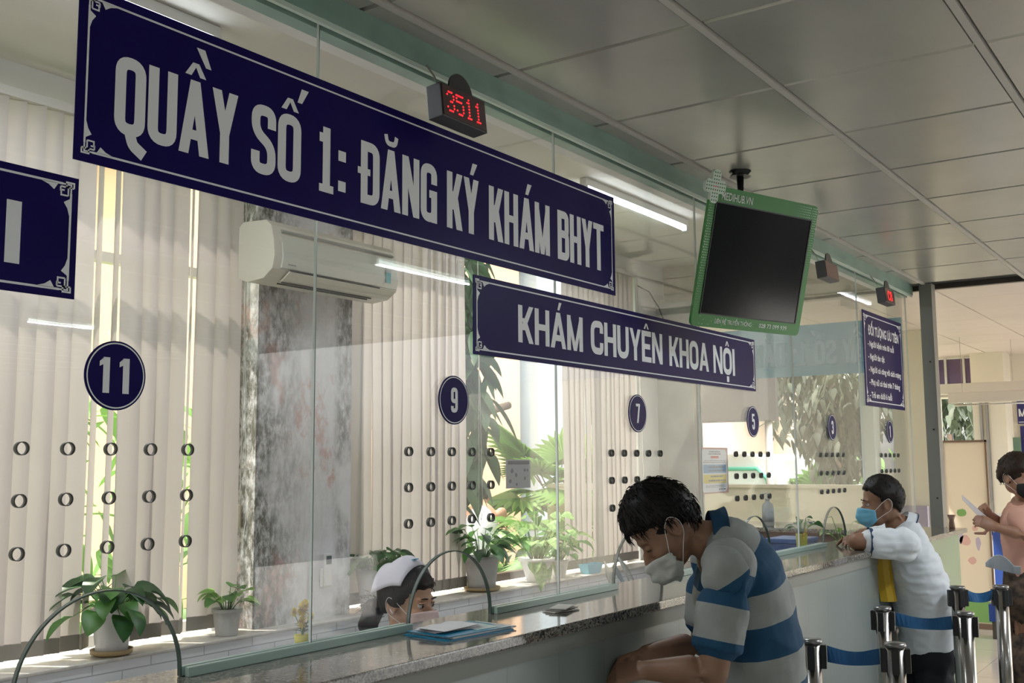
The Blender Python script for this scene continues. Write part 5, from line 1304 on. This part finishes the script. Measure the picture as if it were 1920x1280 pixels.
cloth('white_uniform', t, b, mat('uniform_white', (.66, .67, .72), .8), .009, .004, 9)
b = bmn(); collar(b, nb, -Z, la, fwn, ((-.030, .060), (-.028, .064), (.008, .088), (.010, .084), (-.02, .060))); obj('collar', b, mat('uniform_white'), t, smooth=True)
b = bmn()
for q in (1, -1): h0 = hip+la*.09*q; kn = h0+fwn*.36; kn.z = .50; limb(b, [h0, kn, Vector((kn.x, kn.y, .12))], [.095, .075, .06])
cloth('white_trousers', t, b, mat('uniform_white'), .012, .003)
b = bmn()
for q in (1, -1): h0 = hip+la*.09*q+fwn*.36; footed(b, h0, fwn, .9)
obj('shoes', b, mat('white_shoe', (.6, .6, .6), .5), t); localise(t)
t = thing('office_stool', 'round office stool under the nurse behind the counter', 'stool', (hip.x, hip.y, 0))
b = bmn(); lathe(b, (0, 0, .36), [(.14, 0), (.19, .01), (.195, .04), (.17, .055)], 30); obj('seat', b, mat('stool_vinyl', (.05, .05, .08), .5), t, smooth=True)
b = bmn(); cyl(b, (0, 0, .04), .02, .32); obj('column', b, steel, t)
for k in range(5):
    a = 2*pi*k/5; b = bmn(); tube(b, [(0, 0, .06), (.2*cos(a), .2*sin(a), .035)], [.018, .012], 8); ellipsoid(b, (.2*cos(a), .2*sin(a), .024), .022, .022, .022); obj('leg', b, black_pl, t)

# --- person in a white vest crouching in the garden
sk5 = skin_mat('skin_sunlit', (.62, .34, .22))
c = P(902, 985, 10.4); t = thing('person', 'person in a white sleeveless vest crouching in the garden outside', 'person', (c.x, c.y, -.14))
b = bmn(); hip = Vector((c.x, c.y, .25)); nb = c+Z*.20+FH*.12; hm = headm(nb+Z*.06+FH*.13, FH-Z*.6, Z)
head(b, hm); limb(b, [hm @ Vector((-.02, 0, -.04)), nb], [.05, .055]); trunk(b, [nb-Z*.02, c+Z*.08+FH*.04, c-Z*.1, hip], [(.06, .09), (.10, .18), (.11, .16), (.13, .17)], RH)
for q in (1, -1):
    s0 = c+Z*.12+RH*.20*q+FH*.05; e0 = s0-Z*.26+FH*.08+RH*.05*q; w0 = e0+FH*.22-RH*.05*q; limb(b, [s0, e0], [.055, .042]); limb(b, [e0, w0], [.042, .028]); hand(b, w0, FH, Z, q, .5)
    h0 = hip+RH*.09*q; kn = h0+FH*.38+Z*.12; limb(b, [h0, kn, Vector((h0.x, h0.y, -.08))+FH*.2], [.09, .06, .045])
body('body', t, b, sk5, .012)
b = bmn(); trunk(b, [c+Z*.15+FH*.07, c+Z*.06+FH*.03, c-Z*.1, hip], [(.07, .10), (.115, .165), (.125, .175), (.145, .185)], RH); cloth('white_vest', t, b, mat('vest_cotton', (.80, .78, .85), .8), .014, .004)
hair(t, hm, seed=6, tufts=80)
b = bmn()
for q in (1, -1): h0 = hip+RH*.09*q; kn = h0+FH*.38+Z*.12; limb(b, [h0, kn, Vector((h0.x, h0.y, -.05))+FH*.2], [.11, .08, .06])
cloth('shorts', t, b, mat('lilac_shorts', (.42, .33, .55), .8), .016, .004); localise(t)
# ------------------------------------------------------------ outside the windows
grass = mat('garden_ground', (.20, .26, .10), .9, noise_s=3, col2=(.10, .18, .05), noise_a=.3)
b = bmn(); box(b, -12, 40, 3.92, 30, -.25, -.14); box(b, 10.3, 40, -9, 3.9, -.25, -.14); g = obj('garden_ground', b, grass); g['kind'] = 'structure'
peach = mat('peach_render', (.66, .42, .25), .8)
def building(name, label, x0, x1, y0, y1, z1, m_, wins=(), gable=None):
    t = thing(name, label, 'building', ((x0+x1)/2, (y0+y1)/2, -.14)); inv = Matrix.Translation(-t.location)
    b = bmn(); box(b, x0, x1, y0, y1, -.14, z1, 0, inv); obj('walls', b, m_, t)
    if gable:
        b = bmn(); prism(b, [Vector((x0-.2, y0-.25, z1)), Vector((x0-.2, y1+.25, z1)), Vector((x0-.2, (y0+y1)/2, z1+gable))], (x1-x0+.4, 0, 0), 0, inv); obj('roof', b, mat('grey_roof', (.45, .42, .40), .7), t)
    for (a, c, z0_, z1_) in wins:
        b = bmn(); box(b, a, c, y0-.03, y0+.02, z0_, z1_, 0, inv); obj('window', b, mat('pale_shutter', (.55, .6, .6), .4), t)
    return t
building('garden_house', 'sunlit peach coloured house wall beyond the open window', 6.0, 12.25, 8.4, 11, 4.6, peach, gable=1.2)
building('garden_house', 'pale bluish white building edge right of the peach house', 12.4, 15.5, 8.2, 11, 6.0, mat('pale_blue_render', (.36, .42, .45), .8))
b = bmn(); box(b, 11.9, 15, 6.9, 7.0, -.14, 1.0); o = obj('garden_wall', b, mat('white_garden_wall', (.8, .8, .78), .8)); tag(o, 'low white garden wall behind the fan palm', 'wall')
building('brick_building', 'pinkish brick building seen through the far glass', 17, 22, 7.6, 11, 3.8, mat('pink_brick', (.72, .50, .40), .8))
t = thing('awning', 'dark grey awning block high beyond the far glass', 'awning', (13.1, 6.3, -.14)); b = bmn(); box(b, -.3, .3, -1.2, 1.3, 2.22, 3.2); obj('awning_fascia', b, mat('dark_grey_board', (.05, .045, .04), .7), t)
for y_ in (-1.1, .2, 1.2):
    b = bmn(); cyl(b, (.2, y_, 0), .05, 2.22, 14); obj('post', b, mat('awning_post', (.6, .55, .5), .6), t)
trunk_m = mat('tree_bark', (.14, .10, .07), .9, noise_s=8, noise_a=.4, bump=.4)
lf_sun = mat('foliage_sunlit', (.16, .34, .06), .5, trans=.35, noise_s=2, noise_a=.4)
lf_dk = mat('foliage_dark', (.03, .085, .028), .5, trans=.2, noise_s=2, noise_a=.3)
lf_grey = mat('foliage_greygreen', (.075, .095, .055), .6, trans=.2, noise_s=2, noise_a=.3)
def fan_frond(fb, base, d, R_, n=26, droop=.25):
    d = d.normalized(); side = d.cross(Vector((0, 0, 1))).normalized(); up = side.cross(d)
    for k in range(n):
        a = -2.1+4.2*k/(n-1); dv = d*cos(a)+side*sin(a)*1.0+up*.05*cos(a*3); L = R_*(.8+.2*cos(a*.7)); wv = R_*.075
        sv = (side*cos(a)-d*sin(a)).normalized(); p0 = base; p1 = base+dv*L*.62; p2 = base+dv*L-Vector((0, 0, droop*L*.35))
        vs = [fb.verts.new(p) for p in (p0, p1-sv*wv, p1+sv*wv, p2)]; mid = fb.verts.new(p1+up*wv*.5)
        fb.faces.new((vs[0], vs[1], mid)); fb.faces.new((vs[0], mid, vs[2])); fb.faces.new((vs[1], vs[3], mid)); fb.faces.new((mid, vs[3], vs[2]))
def fan_palm(label, loc, fr, seed, group=None):
    rs = random.Random(seed); t = thing('fan_palm', label, 'palm', loc, group=group); fb = bmn(); sb = bmn(); H = fr[0]
    tube(sb, [(0, 0, 0), (.04, .02, H*.5), (0, 0, H)], [.09, .08, .07], 10)
    for k in range(fr[1]):
        a = k*2.4+rs.uniform(-.3, .3); el = rs.uniform(.05, 1.1); L = fr[2]*rs.uniform(.7, 1.1); s = Vector((0, 0, H))
        e = s+Vector((cos(a)*cos(el), sin(a)*cos(el), sin(el)))*L; tube(sb, [s, (s+e)/2+Vector((0, 0, .06)), e], [.014, .010, .007], 5)
        fan_frond(fb, e, (e-s).normalized()+Vector((0, 0, -.4)), fr[3]*rs.uniform(.8, 1.1))
    obj('trunk', sb, trunk_m, t); obj('fronds', fb, lf_sun, t, recalc=False); return t
fan_palm('large sunlit fan palm in the garden past the open window', (10.3, 6.6, -.14), (1.15, 16, .75, .62), 5)
fan_palm('shaded fan palm close to the window beside the curtain', (8.35, 5.0, -.14), (.8, 10, .6, .5), 9)
fan_palm('small fan palm low beyond the parapet of the passage', (14.6, 5.2, -.14), (.8, 22, .7, .6), 12)
def leafy(name, label, cat, c, rad, n, ls, m_, seed, trunk=None, hang=.3, group=None):
    rs = random.Random(seed); t = thing(name, label, cat, (c[0], c[1], -.14), group=group); fb = bmn()
    for k in range(n):
        while True:
            v = Vector((rs.uniform(-1, 1), rs.uniform(-1, 1), rs.uniform(-1, 1)))
            if .25 < v.length < 1: break
        if noise.noise(Vector((v.x*2.2+seed, v.y*2.2, v.z*2.2))) < -.12: continue
        p = Vector((v.x*rad[0], v.y*rad[1], c[2]+.14+v.z*rad[2])); a = rs.uniform(0, 6.28)
        leaf(fb, p, Vector((cos(a), sin(a), rs.uniform(-1.2, .6)-hang)), ls*rs.uniform(.6, 1.3), ls*.36*rs.uniform(.7, 1.2), .7, 0, fold=.2)
    obj('foliage', fb, m_, t, recalc=False)
    sb = bmn()
    for (pts, r) in (trunk or [([(0, 0, 0), (0, 0, c[2]+.14)], .05)]): tube(sb, pts, [r*(1-.5*i/len(pts)) for i in range(len(pts))], 9)
    obj('trunk', sb, trunk_m, t); return t
# dark hanging creeper tree between window and peach house
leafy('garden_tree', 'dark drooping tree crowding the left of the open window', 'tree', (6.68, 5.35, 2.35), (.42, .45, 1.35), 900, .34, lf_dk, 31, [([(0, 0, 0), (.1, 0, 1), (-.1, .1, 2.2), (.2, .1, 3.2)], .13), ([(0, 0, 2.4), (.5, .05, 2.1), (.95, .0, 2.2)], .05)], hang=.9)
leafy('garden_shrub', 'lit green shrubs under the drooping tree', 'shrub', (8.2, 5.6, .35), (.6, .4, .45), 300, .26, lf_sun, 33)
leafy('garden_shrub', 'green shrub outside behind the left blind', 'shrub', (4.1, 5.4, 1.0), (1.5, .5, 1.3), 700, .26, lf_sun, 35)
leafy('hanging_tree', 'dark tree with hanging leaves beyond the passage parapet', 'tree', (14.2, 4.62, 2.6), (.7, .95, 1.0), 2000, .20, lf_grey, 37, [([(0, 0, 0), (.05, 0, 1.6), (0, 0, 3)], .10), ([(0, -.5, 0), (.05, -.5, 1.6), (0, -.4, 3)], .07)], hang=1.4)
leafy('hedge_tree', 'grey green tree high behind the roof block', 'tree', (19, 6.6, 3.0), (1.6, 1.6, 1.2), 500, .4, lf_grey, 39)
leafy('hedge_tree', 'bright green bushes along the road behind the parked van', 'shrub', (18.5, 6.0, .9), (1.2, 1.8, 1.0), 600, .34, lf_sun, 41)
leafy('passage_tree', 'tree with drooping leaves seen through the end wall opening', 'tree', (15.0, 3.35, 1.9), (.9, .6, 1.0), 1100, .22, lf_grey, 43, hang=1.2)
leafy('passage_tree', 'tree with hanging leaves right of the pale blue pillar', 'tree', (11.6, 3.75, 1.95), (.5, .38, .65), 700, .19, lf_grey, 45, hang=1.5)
# parked van beyond the parapet
t = thing('parked_van', 'white van with a green edged rear window parked outside', 'van', (13.6, 5.95, -.14)); t.rotation_euler = (0, 0, 0)
vw = mat('van_white', (.85, .86, .84), .3); vg = mat('van_green', (.12, .55, .38), .35)
def section(x, s): return [Vector((x, y*s, z)) for y, z in ((-.80, .35), (-.84, .9), (-.76, 1.45), (-.62, 1.72), (-.3, 1.80), (.3, 1.80), (.62, 1.72), (.76, 1.45), (.84, .9), (.80, .35))]
b = bmn(); prev = None
for x, s in ((0, .96), (.08, 1), (3.2, 1), (4.2, .96)):
    pts = section(x, s)
    if x > 4: pts = [Vector((p.x, p.y, min(p.z, 1.1))) for p in pts]
    cur = [b.verts.new(p) for p in pts]
    if prev:
        for i in range(len(cur)): b.faces.new((prev[i], prev[(i+1) % 10], cur[(i+1) % 10], cur[i]))
    else: b.faces.new(cur[::-1])
    prev = cur
b.faces.new(prev); obj('van_body', b, vw, t, bevel=.01)
b = bmn(); pts = [(-.02, -.66, 1.10), (-.02, -.60, 1.46), (-.02, -.46, 1.60), (-.02, .46, 1.60), (-.02, .60, 1.46), (-.02, .66, 1.10)]; tube(b, pts+[pts[0]], .028, 6); obj('window_surround', b, vg, t)
b = bmn(); poly(b, pts); obj('rear_window', b, mat('bright_rear_glass', (.72, .8, .78), .1), t, recalc=False)
for sx in (.8, 3.3):
    for sy in (-1, 1):
        b = bmn(); m_ = Matrix.Translation((sx, sy*.72, .33)) @ Matrix.Rotation(pi/2, 4, 'X'); cyl(b, (0, 0, -.09), .32, .18, 24, mtx=m_); obj('wheel', b, mat('tyre', (.03, .03, .03), .8), t)
t = thing('motorcycle', 'red motorcycle parked under the hanging tree', 'motorcycle', (13.4, 4.25, -.14)); rd = mat('red_paint', (.6, .05, .06), .3)
for x in (-.55, .55):
    b = bmn(); pts = [(x+.27*cos(2*pi*k/24), 0, .28+.27*sin(2*pi*k/24)) for k in range(25)]; tube(b, pts, .045, 8); obj('wheel', b, mat('tyre'), t)
b = bmn(); loft(b, [(Vector((-.6, 0, .75)), Vector((0, .06, 0)), Vector((0, 0, .05))), (Vector((-.3, 0, .78)), Vector((0, .12, 0)), Vector((0, 0, .12))), (Vector((.1, 0, .62)), Vector((0, .10, 0)), Vector((0, 0, .16))), (Vector((.45, 0, .9)), Vector((0, .12, 0)), Vector((0, 0, .16))), (Vector((.5, 0, 1.12)), Vector((0, .05, 0)), Vector((0, 0, .05)))], 14); obj('body', b, rd, t)
b = bmn(); tube(b, [(.42, -.32, 1.12), (.5, 0, 1.15), (.42, .32, 1.12)], .018, 8); obj('handlebar', b, black_pl, t)
b = bmn(); box(b, -.5, .05, -.12, .12, .86, .93); obj('seat', b, black_pl, t, bevel=.02)

# ------------------------------------------------------------ passage on the right
t = thing('sliding_door', 'bright translucent door leaf with faded child drawings standing in the passage', 'door', (10.75, 2.28, 0))
b = bmn()
for y0_, y1_, z0_, z1_ in ((-.20, -.185, 0, 1.74), (.185, .20, 0, 1.74), (-.20, .20, 1.72, 1.74), (-.20, .20, 0, .05)): box(b, -.015, .015, y0_, y1_, z0_, z1_)
obj('door_frame', b, mat('brown_rust_frame', (.22, .15, .11), .6), t)
b = bmn(); box(b, -.003, .003, -.185, .185, .05, 1.72); obj('frosted_panel', b, mat('frosted_film', (.92, .86, .76), .5, trans=.5), t)
st = bmn()
def blob(bm, cy, cz, r, n=10, sy=1, sz=1):
    poly(bm, [(-.0045, cy+r*sy*cos(2*pi*k/n)*random.uniform(.8, 1.15), cz+r*sz*sin(2*pi*k/n)*random.uniform(.8, 1.15)) for k in range(n)])
for cy, cz, r in ((.03, .80, .05), (-.02, .62, .035), (-.06, .92, .03)): blob(st, cy, cz, r)
obj('pink_drawing', st, mat('faded_pink', (.85, .55, .50), .6), t, recalc=False); st = bmn()
for cy, cz, r in ((.08, .84, .05), (-.08, .78, .04)): blob(st, cy, cz, r, sy=.6, sz=1.6)
obj('lilac_drawing', st, mat('faded_lilac', (.62, .55, .72), .6), t, recalc=False); st = bmn()
poly(st, [(-.0045, -.185, .06), (-.0045, .17, .06), (-.0045, .185, .26), (-.0045, .05, .30), (-.0045, -.185, .24)]); blob(st, .05, 1.06, .04)
obj('green_drawing', st, mat('faded_green', (.25, .50, .16), .6), t, recalc=False)
# unlit fittings
for lab, x, ya, yb, z in (('long unlit white light fitting, upper one hanging across the passage', 11.4, 1.75, 2.95, 2.22), ('long unlit white light fitting, lower one hanging across the passage', 10.9, 1.6, 2.42, 2.10)):
    t = thing('light_fitting', lab, 'light', (x, (ya+yb)/2, z)); hh = (yb-ya)/2
    b = bmn(); box(b, -.06, .06, -hh, hh, 0, .10); obj('housing', b, mat('housing_white', (.72, .68, .62), .5), t, bevel=.008)
    b = bmn(); tube(b, [(-.02, -hh+.05, -.02), (-.02, hh-.05, -.02)], .014, 8); obj('tube', b, mat('unlit_tube', (.8, .78, .75), .3), t)
    b = bmn(); tube(b, [(0, -hh*.7, .10), (0, -hh*.7, 2.735-z)], .002, 6); tube(b, [(0, hh*.7, .10), (0, hh*.7, 2.735-z)], .002, 6); obj('hanger_rods', b, mat('housing_white'), t)
# conduits
for y_ in (2.47, 2.41): 
    b = bmn(); tube(b, [(12.58, y_, 0), (12.58, y_, 2.2)], .016, 8); o = obj('wall_pipe', b, mat('grey_pipe', (.42, .42, .42), .4)); tag(o, 'grey vertical conduit on the cream pier at the passage end, %s' % ('left one' if y_ > 2.45 else 'right one'), 'pipe')
# partial signs on the end wall
me_ = Matrix(((0, 1, 0, 12.97), (-1, 0, 0, 2.17), (0, 0, 1, 0), (0, 0, 0, 1)))
t = thing('wall_sign', 'navy wall sign cut by the right edge showing the letters M KH', 'sign', (12.98, 1.8, 1.98)); inv = Matrix.Translation(-t.location)
b = bmn(); box(b, 12.975, 12.985, 1.4, 2.17, 1.95, 2.28, 0, inv); obj('sign_board', b, mat('navy_wall', (.03, .03, .16), .5), t)
b = bmn(); word(b, 'M', .015, .085, 2.03, .085, inv @ me_, 0, .2); word(b, 'KHOA', .11, .36, 2.03, .085, inv @ me_, 0, .2); word(b, 'C', .13, .18, 2.17, .085, inv @ me_, 0, .2); obj('lettering', b, silver, t, recalc=False)
b = bmn(); box(b, 12.968, 12.972, 1.4, 2.16, 1.965, 1.972, 0, inv); obj('white_line', b, silver, t)
t = thing('wall_sign', 'navy wall notice below the M KH sign at the right edge', 'sign', (12.98, 1.8, 1.5)); inv = Matrix.Translation(-t.location)
b = bmn(); box(b, 12.975, 12.985, 1.4, 2.15, 1.50, 1.925, 0, inv); obj('sign_board', b, mat('navy_wall'), t)
b = bmn()
text_mesh(b, 'ĐỐI TƯỢNG ƯU TIÊN', .075, 1.83, .05, .6, inv @ me_, 0, .03); obj('heading', b, silver, t, recalc=False)
for i, (s, wr) in enumerate(LN): b = bmn(); text_mesh(b, s, .05, 1.775-.052*i, .026, .62*wr, inv @ me_, 0, .025); obj('text_line', b, silver, t, recalc=False)
b = bmn(); box(b, 0, .01, -.16, .0, 0, .30); o = obj('green_board', b, mat('green_board', (.14, .24, .17), .6)); o.location = (12.9, 2.30, 1.50); tag(o, 'green sheet on the end wall behind the woman head', 'board')
# blue door and cabinet behind the woman
t = thing('metal_cabinet', 'white and blue metal cabinet at the end of the passage', 'cabinet', (11.9, 2.25, 0))
b = bmn(); box(b, -.2, .2, -.45, .08, 0, 1.0); obj('cabinet_body', b, mat('cabinet_white', (.62, .64, .66), .4), t, bevel=.005)
b = bmn(); box(b, -.22, -.201, -.14, 0, .1, .92); obj('blue_panel', b, mat('cabinet_blue', (.02, .06, .28), .4), t)
b = bmn(); box(b, -.215, -.201, -.02, .09, .80, .86); obj('blue_handle_bar', b, mat('cabinet_blue'), t)
t = thing('stacking_box', 'small blue box on the floor of the passage', 'box', (10.3, 1.95, 0)); b = bmn(); box(b, -.12, .12, -.16, .08, 0.15, .30); obj('box_body', b, mat('cabinet_blue'), t, bevel=.006)
b = bmn(); box(b, -.10, .10, -.14, .06, 0, .149); obj('box_base', b, mat('dark_base', (.08, .07, .06), .6), t)
# purple bench edge through the glass, small vase on the far counter end
t = thing('flower_vase', 'small brown vase on the outer end of the granite counter', 'vase', (7.36, 1.66, CT)); b = bmn(); lathe(b, (0, 0, 0), [(.018, 0), (.02, .01), (.015, .05), (.026, .085), (.022, .085)], 18); obj('vase_body', b, mat('brown_glaze', (.20, .12, .08), .3), t, smooth=True)
b = bmn(); box(b, 9.93, 9.99, 2.44, 2.70, .55, 1.15); o = obj('notice_cloth', b, mat('lilac_cloth', (.42, .38, .48), .8)); tag(o, 'lilac panel on the cream wall beyond the glass', 'panel')

# ------------------------------------------------------------ queue barrier posts
belt_m = mat('blue_belt', (.01, .10, .26), .6)
def post_t(label, x, y, h, rz=0):
    t = thing('barrier_post', label, 'barrier', (x, y, 0), rz)
    b = bmn(); lathe(b, (0, 0, 0), [(.10, 0), (.10, .008), (.09, .018), (.04, .03)], 32); obj('base', b, steel, t, smooth=True)
    b = bmn(); cyl(b, (0, 0, .03), .031, h-.03, 28); obj('pole', b, steel, t, smooth=True)
    b = bmn(); lathe(b, (0, 0, h), [(.034, -.002), (.036, .004), (.033, .012), (.0, .013)], 28); obj('cap', b, mat('cap_steel', (.25, .25, .25), .3, metal=.8), t, smooth=True)
    for a in (0, pi/2, pi, 3*pi/2):
        b = bmn(); m_ = Matrix.Rotation(a, 4, 'Z'); box(b, .028, .048, -.012, .012, h-.085, h-.006, 0, m_); obj('belt_clip', b, black_pl, t, bevel=.003)
    return t
def belt(label, p, q, z, hgt=.055):
    b = bmn(); n = 12; p = Vector((*p, 0)); q = Vector((*q, 0)); d = (q-p).normalized(); nn = Vector((-d.y, d.x, 0)); p = p+d*.05; q = q-d*.05; rows = []
    for k in range(n+1):
        s = k/n; c = p.lerp(q, s)+Vector((0, 0, z-.012*sin(pi*s))); hh = hgt/2*(1-.22*sin(pi*min(1, s*1.15))); tw = nn*.012*sin(s*5)
        rows.append([b.verts.new(c+v) for v in (Vector((0, 0, hh))+tw+nn*.0008, Vector((0, 0, hh))+tw-nn*.0008, Vector((0, 0, -hh))-tw-nn*.0008, Vector((0, 0, -hh))-tw+nn*.0008)])
    for a, c in zip(rows, rows[1:]):
        for i in range(4): b.faces.new((a[i], a[(i+1) % 4], c[(i+1) % 4], c[i]))
    o = obj('barrier_belt', b, belt_m); return tag(o, label, 'belt')
ps = [(3.65, 1.30), (3.72, 1.04), (4.60, 1.33), (4.62, 1.01), (5.54, 1.24), (5.68, 1.07)]
lb = ['steel queue barrier post nearest the viewer on the left end of the front belt', 'steel queue barrier post on the right end of the front belt', 'steel queue barrier post left of the white shirted man hips', 'steel queue barrier post in front of the white shirted man trousers', 'steel queue barrier post mostly hidden behind the white shirt', 'steel queue barrier post in front of the woman in peach']
for (x, y), l, rz in zip(ps, lb, (-1.30, -1.30, -1.5, -1.5, -.9, -.9)): post_t(l, x, y, .935, rz)
belt('front blue retractable belt between the two nearest posts', ps[0], ps[1], .90); belt('middle blue retractable belt across the white shirted man', ps[2], ps[3], .90); belt('rear blue retractable belt reaching the post by the woman', ps[4], ps[5], .90)
